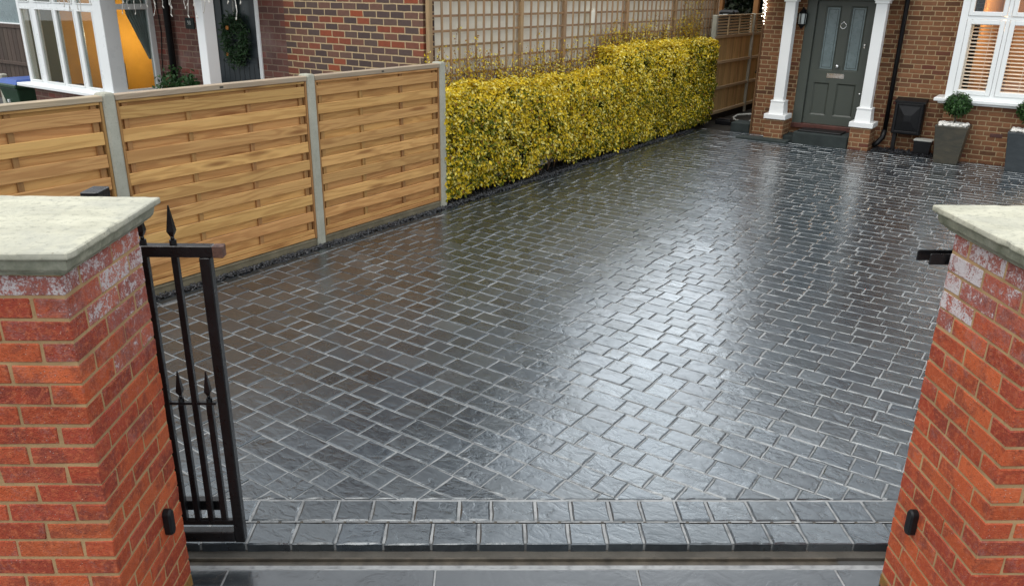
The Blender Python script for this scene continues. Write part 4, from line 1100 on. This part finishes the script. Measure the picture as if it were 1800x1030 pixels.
# ------------------------------------------------------------------ side alley: closeboard fence with slatted top
ap = [15.83, 18.02, 20.1]
al = ['weathered concrete post at the near end of the closeboard fence, by the hedge', 'weathered concrete post halfway along the closeboard fence in the side passage', None]
for tp, lb in zip(ap, al):
    if not lb: continue
    b = MB(); b.bev(-6.235, -6.135, tp-.05, tp+.05, -.05, 2.045, .018); single('alley_fence_post', b, M['conc'], lb, 'fence post', (-6.2, tp, 0), group='posts of the closeboard fence')
pls = ['closeboard fence panel with slatted trellis top between the two weathered posts', 'closeboard fence panel half hidden behind the corner of the brown house']
for i in range(2):
    t0, t1 = ap[i]+.052, ap[i+1]-.052
    th = Thing('closeboard_fence', pls[i], 'fence', (-6.2, (t0+t1)/2, 0), group='closeboard fence panels')
    b = MB(); tt = t0
    while tt < t1-.03:
        b.add([(-6.205, tt, .16), (-6.205, tt+.115, .16), (-6.205, tt+.115, 1.64), (-6.205, tt, 1.64), (-6.190, tt, .16), (-6.180, min(tt+.108, t1), .16), (-6.180, min(tt+.108, t1), 1.64), (-6.190, tt, 1.64)], [(4, 5, 6, 7), (0, 4, 7, 3), (5, 1, 2, 6), (7, 6, 2, 3), (0, 1, 5, 4)]); tt += .1
    th.part('boards', b, M['alleyZ'])
    b = MB()
    for z in (.13, .62, 1.13, 1.63): b.bev(-6.179, -6.14, t0, t1, z-.03, z+.03, .004)
    th.part('rails', b, M['alleyY'])
    b = MB(); b.bev(-6.21, -6.17, t0, t1, -.05, .10, .006); th.part('gravel_board', b, M['earth'])
    b = MB()
    for q in range(6): b.bev(-6.205, -6.190, t0, t1, 1.675+q*.056, 1.708+q*.056, .003)
    for tb in (t0+.02, t0+.66, t0+1.3, t1-.05): b.bev(-6.189, -6.165, tb, tb+.04, 1.662, 2.02, .003)
    b.bev(-6.21, -6.16, t0, t1, 2.012, 2.04, .003)
    th.part('slatted_top', b, M['alleyY'])
b = MB(); b.add([(-6.4, 14.93, -.03), (-4.92, 14.93, -.03), (-4.92, 24, -.03), (-6.4, 24, -.03)], [(0, 1, 2, 3)]); single('side_passage', b, M['earth'], None, None, (0, 0, 0), kind='structure')
# clutter in the passage
b = MB(); b.tube([(-5.15, 16.2, .17), (-5.45, 16.35, .15), (-5.72, 16.42, .10), (-5.80, 16.36, .05), (-5.72, 16.22, .03), (-5.4, 15.95, .03), (-5.1, 15.75, .03)], .022, 8)
b.tube([(-5.34, 16.3, .15), (-5.33, 16.2, .08), (-5.36, 16.02, .04), (-5.42, 15.98, .03)], .018, 8)
single('garden_hose', b, M['grey'], 'bent pale grey hose lying on the ground of the side passage', 'hose', (-5.45, 16.1, .03))
b = MB(); b.tube([(-5.33, 16.55, .20), (-5.15, 16.55, .21), (-5.06, 16.55, .21)], [.05, .062, .055], 12); single('water_bottle', b, M['white'], 'white plastic container lying above the grey hose', 'container', (-5.2, 16.55, .2))
b = MB(); b.bev(-5.95, -5.62, 15.75, 15.95, -.03, .06, .01); b.bev(-5.93, -5.64, 15.77, 15.93, .06, .09, .01); single('drip_tray', b, M['blackp'], 'low black tray on the ground at the far end of the hedge', 'tray', (-5.8, 15.85, 0))
b = MB(); b.bev(-5.35, -4.98, 15.0, 15.4, -.03, .16, .015); single('stone_block', b, M['step'], 'dark stone block in front of the grey hose', 'block', (-5.15, 15.2, 0))
b = MB(); ring = [(-5.02+.02*math.sin(q*math.pi/12), 16.0+.33*math.cos(q*math.pi/12), .60+.33*math.sin(q*math.pi/12)) for q in range(25)]
ring = [(-5.02+.24*math.cos(q*math.pi/12), 16.05+.12*math.cos(q*math.pi/12), .56+.27*math.sin(q*math.pi/12)) for q in range(25)]
b.tube(ring, .016, 8); b.tube([(-5.02, 16.05, .29), (-5.02, 16.05, -.02)], .02, 6); single('hose_reel', b, M['blackp'], 'dark hoop of a hose reel half hidden by the house corner', 'hose reel', (-5.02, 16.05, 0))
b = MB(); b.tube([(-4.95, 15.6, 1.08), (-5.10, 15.6, 1.09), (-5.17, 15.6, 1.07), (-5.19, 15.6, 1.03)], [.02, .02, .022, .018], 8); single('garden_tap', b, M['blackp'], 'dark outdoor tap sticking out of the house side wall', 'tap', (-4.95, 15.6, 1.05))
# beyond the fence
sb = Thing('storage_box', 'black storage box lid rising behind the slatted fence', 'box', (-6.46, 17.25, 1.2)); b = MB(); b.bev(-6.64, -6.29, 17.12, 17.45, 1.2, 2.115, .04); sb.part('body', b, M['blackp'])
b = MB(); b.bev(-6.61, -6.50, 17.112, 17.12, 2.000, 2.022, .002, j=.003); b.bev(-6.53, -6.43, 17.112, 17.12, 2.012, 2.036, .002, j=.003); sb.part('white_strip', b, M['white'])
for (s, t, lb) in ((-7.70, 20.0, 'left orange brown pergola post behind the slatted fence'), (-6.82, 20.0, 'right orange brown pergola post behind the slatted fence')):
    b = MB(); b.bev(s-.06, s+.06, t-.06, t+.06, 0, 2.9, .008); single('pergola_post', b, M['pergola'], lb, 'post', (s, t, 0), group='pergola posts beyond the fence')
def tree(s, t, h, cr, lab, n, cols, seed):
    random.seed(seed)
    th = Thing('garden_tree', lab, 'tree', (s, t, 0), group='trees in the gardens behind')
    b = MB(); p = Vector((s, t, -.05)); pts = [p]
    for q in range(5): pts.append(pts[-1]+Vector((R_(-.15, .15), R_(-.15, .15), h*.6/5)))
    b.tube(pts, [.14, .12, .10, .09, .07, .05], 8)
    tips = []
    for q in range(26):
        o = pts[random.randint(1, 5)]; a_ = R_(0, 6.28); e = o+Vector((math.cos(a_)*cr*R_(.5, 1), math.sin(a_)*cr*R_(.5, 1), R_(-.1, 1)*h*.35)); m_ = o.lerp(e, .5)+Vector((R_(-.2, .2), R_(-.2, .2), R_(0, .3)))
        b.tube([o, m_, e], [.04, .028, .012], 5); tips += [m_, e]
        for w in range(3):
            e2 = e+Vector((R_(-.5, .5), R_(-.5, .5), R_(-.4, .4))); b.tube([m_.lerp(e, .6), e2], [.014, .005], 4); tips.append(e2)
    th.part('trunk', b, M['bark'])
    b = MB()
    for _ in range(n):
        o = random.choice(tips); p = o+Vector((random.gauss(0, .28), random.gauss(0, .28), random.gauss(0, .24))); L = R_(.10, .2)
        leaf(b, p, Vector((R_(-1, 1), R_(-1, 1), R_(-.2, 1))), L, L*.6, (*random.choice(cols), 0))
    th.part('crown', b, M['leafg'])
dk = [(.012, .022, .010), (.02, .034, .014), (.032, .045, .02), (.045, .05, .03)]
tree(-7.3, 22.3, 4.2, 1.6, 'dark tree just behind the black storage box and slatted fence', 15000, dk, 1)
tree(-6.0, 23.6, 5.0, 1.9, 'dark bushy tree at the end of the side passage', 15000, dk, 2)
tree(-9.0, 24.3, 5.5, 2.0, 'tall dark tree far behind the trellis end', 12000, dk, 3)
random.seed(21)
b = MB(); b.bev(-9, -4.95, 24.9, 25.0, 0, 2.0, .005); single('rear_fence', b, M['darkfence'], 'dark fence closing the garden behind the trees', 'fence', (-7, 25, 0))

# ------------------------------------------------------------------ neighbour: low brick extension with the trellised side wall
ex = Thing('brick_extension', 'low red and grey brick extension whose white side wall carries the trellis', 'building', (-7.6, 7.46, 0))
b = MB(); wall(b, -8.86, -6.452, -.05, 2.85, 7.45, 7.65, []); ex.part('front_wall', b, M['neighB'])
b = MB(); b.add([(-6.45, 7.652, -.05), (-6.45, 16.65, -.05), (-6.45, 16.65, 2.85), (-6.45, 7.652, 2.85)], [(0, 1, 2, 3)]); b.add([(-6.45, 16.65, -.05), (-8.86, 16.65, -.05), (-8.86, 16.65, 2.85), (-6.45, 16.65, 2.85)], [(0, 1, 2, 3)]); ex.part('side_wall', b, M['render'])
b = MB(); b.bev(-8.86, -6.40, 7.40, 16.72, 2.851, 2.93, .01); ex.part('roof', b, M['tarmac'])
# main neighbour house
NTt = 7.5
nh = Thing('neighbour_house', 'purple brown brick house with a white bay window, behind the timber fence', 'house', (-11, NTt, 0))
b = MB(); wall(b, -12.0, -8.865, -.05, 2.9, NTt, NTt+.25, [(-10.55, -9.44, 0, 2.45)]); wall(b, -14.6, -8.865, 2.9, 5.2, NTt, NTt+.25, [(-13.9, -12.4, 3.2, 4.6), (-10.6, -9.6, 3.3, 4.6)])
wall(b, NTt+.25, 15, 2.9, 5.2, -8.865, -9.1, [], 'y'); wall(b, NTt+.25, 15, -.05, 5.2, -14.6, -14.4, [], 'y'); wall(b, -14.6, -8.865, -.05, 5.2, 15.2, 15.0, [])
wall(b, -14.6, -14.42, -.05, 2.9, NTt, NTt+.25, [])
nh.part('wall', b, M['purpleB'])
b = MB(); b.add([(-14.9, 7.2, 5.15), (-8.5, 7.2, 5.15), (-8.5, 11.3, 7.9), (-14.9, 11.3, 7.9)], [(0, 1, 2, 3)]); b.add([(-14.9, 15.4, 5.15), (-8.5, 15.4, 5.15), (-8.5, 11.3, 7.9), (-14.9, 11.3, 7.9)], [(3, 2, 1, 0)]); b.add([(-8.865, 7.5, 5.2), (-8.865, 15, 5.2), (-8.865, 11.3, 7.8)], [(0, 1, 2)]); b.add([(-14.6, 7.5, 5.2), (-14.6, 15, 5.2), (-14.6, 11.3, 7.8)], [(2, 1, 0)])
b.frustum((-14.7, -11.75, 6.45, NTt), (-14.5, -11.9, 6.8, NTt), 2.75, 3.1); b.frustum((-11.3, -9.1, 6.3, NTt), (-11.2, -9.2, 6.7, NTt), 2.72, 3.0)
nh.part('roof', b, M['roof'])
for (a_, c_, d_, e_) in ((-13.9, -12.4, 3.2, 4.6), (-10.6, -9.6, 3.3, 4.6)):
    uw = MB(); ug = MB(); casing(uw, a_, c_, d_, e_, NTt+.03, NTt+.1, .08); ug.box(a_+.08, c_-.08, NTt+.06, NTt+.064, d_+.08, e_-.08)
    u1 = nh.part('upper_window', uw, M['upvc']); nh.part('pane', ug, M['screen'], u1)
# bay window
BT = 6.68; s0, s1 = -14.43, -11.93
b = MB(); b.box(s0+.03, s1-.02, BT+.03, BT+.2, -.05, .80); b.box(s1-.22, s1-.02, BT+.2, NTt-.002, -.05, .80); b.box(s0+.03, s0+.23, BT+.2, NTt-.002, -.05, .80); nh.part('bay_wall', b, M['purpleB'])
b = MB(); b.bev(s0-.28, s1+.06, BT-.10, BT+.12, .815, .868, .008); b.bev(s1-.12, s1+.06, BT+.12, NTt-.002, .816, .867, .008); nh.part('bay_sill', b, M['upvc'])
b = MB(); z0, z1 = .869, 2.75
b.bev(s1-.255, s1, BT, BT+.24, z0, z1, .006)                       # broad corner post
b.bev(s0, s0+.075, BT, BT+.12, z0, z1, .005)
b.bev(s0+.075, s1-.255, BT+.006, BT+.075, z0, z0+.05, .004); b.bev(s0+.075, s1-.255, BT+.006, BT+.075, 2.06, 2.14, .004)
mull = [(-14.03, -13.85), (-13.335, -13.225), (-12.73, -12.60)]
for a_, c_ in mull: b.bev(a_+.02, c_-.02, BT+.004, BT+.075, z0+.05, 2.06, .004); b.bev(a_+.03, c_-.03, BT+.004, BT+.075, 2.14, z1, .004)
b.bev(s1-.06, s1-.004, BT+.24, NTt-.09, z0, z0+.06, .004); b.bev(s1-.06, s1-.004, BT+.24, NTt-.09, 2.08, 2.16, .004); b.bev(s1-.075, s1-.001, NTt-.09, NTt-.002, z0, z1, .004)
bf = nh.part('bay_frame', b, M['upvc'])
gl = MB()
edges = [s0+.075, -14.01, -13.87, -13.315, -13.245, -12.71, -12.62, s1-.255]
for a_, c_ in zip(edges[0::2], edges[1::2]):
    a_ += .002; c_ -= .002
    w_ = .018
    b = MB(); casing(b, a_, c_, z0+.052, 2.058, BT-.008, BT+.06, w_, .006); nh.part('casement', b, M['upvc'], bf)
    b = MB(); b.box(a_+w_-.002, c_-w_+.002, BT+.02, BT+.024, z0+.068, 2.042); nh.part('pane', b, M['glassdark'], bf)
    b = MB(); casing(b, a_, c_, 2.142, z1, BT-.008, BT+.06, w_, .006); nh.part('fanlight', b, M['upvc'], bf)
    b = MB(); b.box(a_+w_-.002, c_-w_+.002, BT+.02, BT+.024, 2.158, z1-.016); nh.part('pane', b, M['glassdark'], bf)
gl.box(s1-.034, s1-.030, BT+.24, NTt-.09, z0+.06, 2.08); gl.box(s1-.034, s1-.030, BT+.24, NTt-.09, 2.16, z1)
nh.part('side_pane', gl, M['glassdark'], bf)
# lit room behind: orange wall on the right side, dim on the left
b = MB(); RT = 10.6
b.add([(-14.39, 7.256, .05), (-14.39, RT, .05), (-14.39, RT, 2.74), (-14.39, 7.256, 2.74)], [(0, 1, 2, 3)])
b.add([(-14.38, RT, .05), (-8.95, RT, .05), (-8.95, RT, 2.74), (-14.38, RT, 2.74)], [(3, 2, 1, 0)]); b.add([(-8.95, NTt+.26, .05), (-8.95, RT, .05), (-8.95, RT, 2.74), (-8.95, NTt+.26, 2.74)], [(3, 2, 1, 0)]); nh.part('orange_room', b, M['orange'])
b = MB(); b.add([(-14.4, 6.8, 2.745), (-8.95, 6.8, 2.745), (-8.95, RT, 2.745), (-14.4, RT, 2.745)], [(3, 2, 1, 0)]); b.add([(-14.385, 6.78, .87), (-14.385, 7.255, .87), (-14.385, 7.255, 2.74), (-14.385, 6.78, 2.74)], [(0, 1, 2, 3)]); nh.part('dim_room', b, M['dimroom'])
b = MB(); b.add([(-14.4, 6.9, .06), (-8.95, 6.9, .06), (-8.95, RT, .06), (-14.4, RT, .06)], [(0, 1, 2, 3)]); nh.part('room_floor', b, M['floor'])
b = MB()
pts = []
for q in range(26): pts.append((-11.98-.05*(q % 2), 7.16+q*.011))
for z_a, z_b, sh in ((0.9, 1.5, 0.12), (1.5, 2.74, 0.0)): pass
vs = []
for q in range(40):
    s = -12.03-.025*math.sin(q*1.3); 
    t_top = 7.0+q*.0122; t_mid = 7.12+q*.0095; t_bot = 7.40+q*.0025
    vs += [(s, t_bot, 1.35), (s, t_mid, 2.0), (s, t_top, 2.74)]
fs = []
for q in range(39):
    for r in (0, 1): fs.append((q*3+r, (q+1)*3+r, (q+1)*3+r+1, q*3+r+1))
b.add(vs, fs, smooth=True); nh.part('curtain', b, M['curtain'])
lamp('room_light', HW(-13.6, 8.6, 1.6), 27, (1.0, 0.76, 0.46), 0.2)
b = MB(); casing(b, -12.60, -12.20, .90, 1.26, 7.05, 7.09, .04, .004); b.box(-12.56, -12.24, 7.06, 7.08, .94, 1.22); b.bev(-12.45, -12.35, 7.05, 7.15, .869, .9, .003)
mo = Thing('computer_screen', 'back of a grey framed screen standing inside the bay window', 'screen', (-12.4, 7.07, .87)); b1 = MB(); casing(b1, -12.60, -12.20, .93, 1.29, 7.05, 7.09, .045, .004); b1.bev(-12.45, -12.35, 7.02, 7.14, .86, .93, .003); mo.part('frame', b1, M['grey']); b1 = MB(); b1.box(-12.556, -12.244, 7.062, 7.08, .974, 1.246); mo.part('panel', b1, M['screen'])
# front door in its recess, porch post
b = MB(); b.bev(-9.505, -9.44, NTt-.02, NTt+.10, 0, 2.45, .004); b.bev(-10.55, -10.485, NTt-.02, NTt+.10, 0, 2.45, .004); b.bev(-10.485, -9.505, NTt-.02, NTt+.10, 2.39, 2.45, .004); nh.part('door_frame', b, M['upvc'])
b = MB(); wall(b, -10.48, -9.51, .02, 2.385, NTt+.03, NTt+.08, [(-10.3, -10.05, 1.5, 2.25), (-9.93, -9.68, 1.5, 2.25)])
dn = nh.part('front_door', b, M['doorN']); b = MB()
x = -10.45
while x < -9.55: b.bev(x, x+.105, NTt+.020, NTt+.031, .05, 1.42, .004); x += .112
nh.part('door_boards', b, M['doorN'], dn); b = MB(); b.box(-10.3, -10.05, NTt+.05, NTt+.055, 1.5, 2.25); b.box(-9.93, -9.68, NTt+.05, NTt+.055, 1.5, 2.25); nh.part('door_glass', b, M['screen'], dn)
b = MB(); b.bev(-9.565, -9.535, NTt-.005, NTt+.03, 1.35, 1.5, .004); nh.part('door_handle', b, M['blackp'], dn)
b = MB(); b.bev(-9.60, -9.44, 6.62, 6.80, 0, 2.7, .006); nh.part('porch_post', b, M['white'])
b = MB(); b.bev(-11.3, -9.1, 6.5, 6.9, 2.701, 2.72, .003); b.bev(-11.3, -9.1, 6.3, 6.36, 2.40, 2.72, .005); nh.part('porch_fascia', b, M['white'])
b = MB(); b.tube([(-11.46, 7.42, 5.1), (-11.46, 7.42, 0.05)], .05, 12); nh.part('downpipe', b, M['blackp'])
b = MB(); b.tube([(-11.80, 7.49, 2.9), (-11.79, 7.485, 2.1), (-11.76, 7.485, 1.75), (-11.83, 7.485, 1.4), (-11.86, 7.485, 1.1), (-11.84, 7.485, .8)], .007, 5); nh.part('cable', b, M['blackp'])
# number plate
b = MB(); b.bev(-11.11, -10.91, NTt-.022, NTt-.001, 1.83, 1.985, .003)
npl = Thing('house_number_sign', 'small dark square number plate on the purple brick, left of the white porch post', 'sign', (-11.0, NTt, 1.9)); npl.part('plate', b, M['step'])
cu = D.curves.new('digits', 'FONT'); cu.body = '98'; cu.size = .085; cu.align_x = 'CENTER'; cu.align_y = 'CENTER'; cu.extrude = .002
tmp = D.objects.new('tmp', cu); COL.objects.link(tmp); bpy.context.view_layer.update()
me = D.meshes.new_from_object(tmp.evaluated_get(bpy.context.evaluated_depsgraph_get())); D.objects.remove(tmp); D.curves.remove(cu)
me.materials.append(M['grey']); dg = D.objects.new('digits', me); COL.objects.link(dg); dg.parent = npl.e; dg.location = (-.01, -.026, .012); dg.rotation_euler = (math.pi/2, 0, 0)
# wreath
wr = Thing('wreath', 'green Christmas wreath with dried orange slices hanging on the dark door', 'wreath', (-9.97, NTt, 1.75))
b = MB()
for _ in range(2400):
    a_ = R_(0, 6.283); rr = random.gauss(.20, .048); p = Vector((-9.97+rr*math.cos(a_), NTt-.03+random.gauss(0, .03)-.01, 1.72+rr*1.25*math.sin(a_))); L = R_(.035, .08)
    leaf(b, p, Vector((R_(-1, 1), -1, R_(-1, 1))), L, L*.3, (*random.choice([(.02, .055, .02), (.03, .075, .022), (.045, .08, .035), (.015, .035, .014)]), 0))
wr.part('foliage', b, M['leafg'])
b = MB(); b.tube([(-9.97, NTt, 2.38), (-9.97, NTt-.01, 1.98)], .012, 4); wr.part('ribbon', b, M['grey'])
b = MB(); b.ball((-10.05, NTt-.08, 1.885), .035, 2, 0, (1, .4, 1)); b.ball((-10.11, NTt-.08, 1.52), .026, 2, 0, (1, .4, 1)); wr.part('orange_slice', b, M['orangefruit'])
# icicle lights hanging from the porch and bay edge
ic = Thing('icicle_lights', 'unlit white icicle lights dangling from the eaves of the neighbouring house', 'string lights', (-10.5, 6.4, 2.5))
b = MB()
for q in range(30):
    s = -12.6+q*.145+R_(-.03, .03); t = 6.42; L = random.choice((.10, .18, .26, .36, .30)); p = [Vector((s, t, 2.50))]
    if s < -11.9: t = 6.6
    for w in range(6): p.append(p[-1]+Vector((R_(-.03, .03), R_(-.012, .012), -(L+.06)/6)))
    b.tube(p, .0045, 5)
    for w in (2, 4, 6): b.tube([p[w], p[w]+Vector((R_(-.03, .03), 0, -.03))], .007, 5)
ic.part('strand', b, M['bulbw'])
# shrubs seen over the fence, wheelie bin, side fence, farther house
def shrub(s, t, z, r, n, lab):
    b = MB()
    for _ in range(n):
        p = Vector((s+random.gauss(0, r*.55), t+random.gauss(0, r*.4), z+random.gauss(0, r*.5))); L = R_(.05, .10)
        leaf(b, p, Vector((R_(-1, 1), R_(-1, 0.3), R_(0, 1))), L, L*.55, (*random.choice([(.025, .075, .02), (.04, .10, .03), (.055, .12, .045)]), 0))
    th = Thing('shrub', lab, 'shrub', (s, t, 0), group='shrubs by the neighbouring wall'); th.part('foliage', b, M['leafg'])
    b = MB()
    for q in range(7): b.tube([(s+R_(-.06, .06), t, 0), (s+R_(-.15, .15), t+R_(-.1, .1), z+R_(-.1, .15))], [.012, .005], 5)
    th.part('stem', b, M['bark'])
shrub(-11.25, 7.25, .98, .24, 420, 'green shrub at the foot of the black downpipe, just over the fence')
shrub(-10.78, 7.2, 1.03, .17, 220, 'small green shrub between the downpipe and the white porch post')
bn = Thing('wheelie_bin', 'green wheelie bin with a blue lid beside the white bay window', 'bin', (-16.6, 7.5, 0))
b = MB(); b.frustum((-16.82, -16.38, 7.35, 7.85), (-16.95, -16.25, 7.25, 7.95), -.02, .58); soft(bn.part('body', b, M['binG']), .02)
b = MB(); b.bev(-16.99, -16.2, 7.2, 8.0, .58, .66, .02); bn.part('rim', b, M['binG'])
b = MB(); b.frustum((-16.97, -16.2, 7.22, 8.02), (-16.88, -16.3, 7.3, 7.95), .662, .74); bn.part('lid', b, M['binB']); b = MB(); b.bev(-16.72, -16.68, 7.255, 7.30, .30, .36, .002); bn.part('sticker', b, M['white'])
b = MB()
t = 6.6
sx = -17.0
for q in range(26):
    s = -21.5+q*.19; b.bev(s, s+.175, 8.7, 8.72, -.05, 1.52+.0*q, .004)
b.bev(-21.5, -16.4, 8.68, 8.74, 1.52, 1.60, .005); b.bev(-21.5, -16.4, 8.66, 8.70, .75, .82, .005)
single('side_fence', b, M['darkfence'], 'dark brown vertical board fence behind the wheelie bin', 'fence', (-19, 8.7, 0))
b = MB(); b.bev(-17.62, -17.47, 7.55, 7.68, -.05, .75, .02); single('gate_stub_post', b, M['conc'], 'short grey post at the left edge beside the wheelie bin', 'post', (-17.55, 7.6, 0))
fh = Thing('far_house', 'pale house with a white framed window at the top left corner', 'house', (-24, 12, 0))
b = MB(); wall(b, -30, -15.2, -.05, 5.0, 12, 12.2, [(-28.5, -24.75, 1.2, 2.35)]); fh.part('wall', b, M['upvc'])
b = MB(); casing(b, -28.5, -24.75, 1.2, 2.35, 11.97, 12.1, .12); bfh = fh.part('window_frame', b, M['upvc']); b = MB(); b.box(-28.38, -24.87, 12.05, 12.06, 1.32, 2.23); fh.part('pane', b, M['frost'], bfh)
b = MB(); b.add([(-30.3, 11.6, 4.95), (-14.9, 11.6, 4.95), (-14.9, 15, 7.5), (-30.3, 15, 7.5)], [(0, 1, 2, 3)]); fh.part('roof', b, M['roof'])
b = MB(); b.add([(-30, 1, -.03), (-6.07, 1, -.03), (-6.07, 12, -.03), (-30, 12, -.03)], [(0, 1, 2, 3)]); single('neighbour_path', b, M['tarmac'], None, None, (0, 0, 0), kind='structure')

# ------------------------------------------------------------------ light, sky, camera
SUN_EL, SUN_AZ = math.radians(64), math.radians(235)     # azimuth clockwise from +Y
to_sun = Vector((math.sin(SUN_AZ)*math.cos(SUN_EL), math.cos(SUN_AZ)*math.cos(SUN_EL), math.sin(SUN_EL)))
L = D.lights.new('sun', 'SUN'); L.energy = 0.6; L.angle = math.radians(40); L.color = (1.0, 0.97, 0.92)
so = D.objects.new('sun', L); COL.objects.link(so); so.rotation_euler = (-to_sun).to_track_quat('-Z', 'Y').to_euler()
CLO, CHI = 3.9, 6.6
BAZ, BEL, BGAIN = math.radians(12), math.radians(16), 2.9
w = D.worlds.new('World'); SC.world = w; w.use_nodes = True
nt = w.node_tree; bg = nt.nodes['Background']
sky = nt.nodes.new('ShaderNodeTexSky'); sky.sky_type = 'NISHITA'; sky.sun_disc = False; sky.sun_elevation = SUN_EL; sky.sun_rotation = SUN_AZ; sky.air_density = 1.0; sky.dust_density = 8.0; sky.ozone_density = 1.0
hsv = nt.nodes.new('ShaderNodeHueSaturation'); hsv.inputs['Saturation'].default_value = 0.30
nt.links.new(sky.outputs[0], hsv.inputs['Color']); bg.inputs[1].default_value = 0.15
# overcast: a cloud sheet of uneven brightness over the clear-sky model
def wn(typ, **kw):
    n = nt.nodes.new(typ)
    for k_, v_ in kw.items(): setattr(n, k_, v_)
    return n
tc = wn('ShaderNodeTexCoord'); mp = wn('ShaderNodeMapping'); mp.inputs['Scale'].default_value = (1, 1, 2.2); nt.links.new(tc.outputs['Generated'], mp.inputs[0])
no = wn('ShaderNodeTexNoise'); no.inputs['Scale'].default_value = 2.2; no.inputs['Detail'].default_value = 6; no.inputs['Roughness'].default_value = 0.55; nt.links.new(mp.outputs[0], no.inputs['Vector'])
rp = wn('ShaderNodeValToRGB'); rp.color_ramp.elements[0].position = 0.30; rp.color_ramp.elements[0].color = (CLO*0.91, CLO*0.975, CLO*1.03, 1); rp.color_ramp.elements[1].position = 0.72; rp.color_ramp.elements[1].color = (CHI*.94, CHI*.985, CHI*1.03, 1)
nt.links.new(no.outputs[0], rp.inputs[0])
mx = wn('ShaderNodeMix', data_type='RGBA'); mx.inputs[0].default_value = 0.85; nt.links.new(hsv.outputs[0], mx.inputs[6]); nt.links.new(rp.outputs[0], mx.inputs[7]); 
# bright sky lobe added low beyond the gap between houses, lighting the drive's streak
dt = wn('ShaderNodeVectorMath', operation='DOT_PRODUCT'); nt.links.new(tc.outputs['Generated'], dt.inputs[0]); dt.inputs[1].default_value = Vector((math.sin(BAZ)*math.cos(BEL), math.cos(BAZ)*math.cos(BEL), math.sin(BEL)))
mr = wn('ShaderNodeMapRange', interpolation_type='SMOOTHSTEP'); nt.links.new(dt.outputs['Value'], mr.inputs[0]); mr.inputs[1].default_value = math.cos(math.radians(28)); mr.inputs[2].default_value = 1.0; mr.inputs[3].default_value = 1.0; mr.inputs[4].default_value = BGAIN
vm = wn('ShaderNodeVectorMath', operation='SCALE'); nt.links.new(mx.outputs[2], vm.inputs[0]); nt.links.new(mr.outputs[0], vm.inputs['Scale']); nt.links.new(vm.outputs[0], bg.inputs[0])

cd = D.cameras.new('camera'); cam = D.objects.new('camera', cd); COL.objects.link(cam); SC.camera = cam
cd.sensor_width = 36; cd.lens = 1405.73/1800*36; cd.clip_start = 0.05; cd.clip_end = 500
pit, rol, yaw = 0.36099638, -0.0158689347, -0.0243840865
fw = Vector((0, math.cos(pit), -math.sin(pit))); rt = Vector((1, 0, 0)); dn_ = Vector((0, -math.sin(pit), -math.cos(pit)))
r2 = rt*math.cos(rol)+dn_*math.sin(rol); d2 = dn_*math.cos(rol)-rt*math.sin(rol)
RZ = Matrix.Rotation(yaw, 3, 'Z')
r2, d2, fw = RZ @ r2, RZ @ d2, RZ @ fw
cam.matrix_world = Matrix(((r2.x, -d2.x, -fw.x, 0), (r2.y, -d2.y, -fw.y, 0), (r2.z, -d2.z, -fw.z, 2.43), (0, 0, 0, 1)))
SC.view_settings.view_transform = 'Standard'; SC.view_settings.look = 'None'; SC.view_settings.gamma = 1.0; SC.view_settings.exposure = 0.8
SC.cycles.max_bounces = 6; SC.cycles.transparent_max_bounces = 12; SC.cycles.use_denoising = True
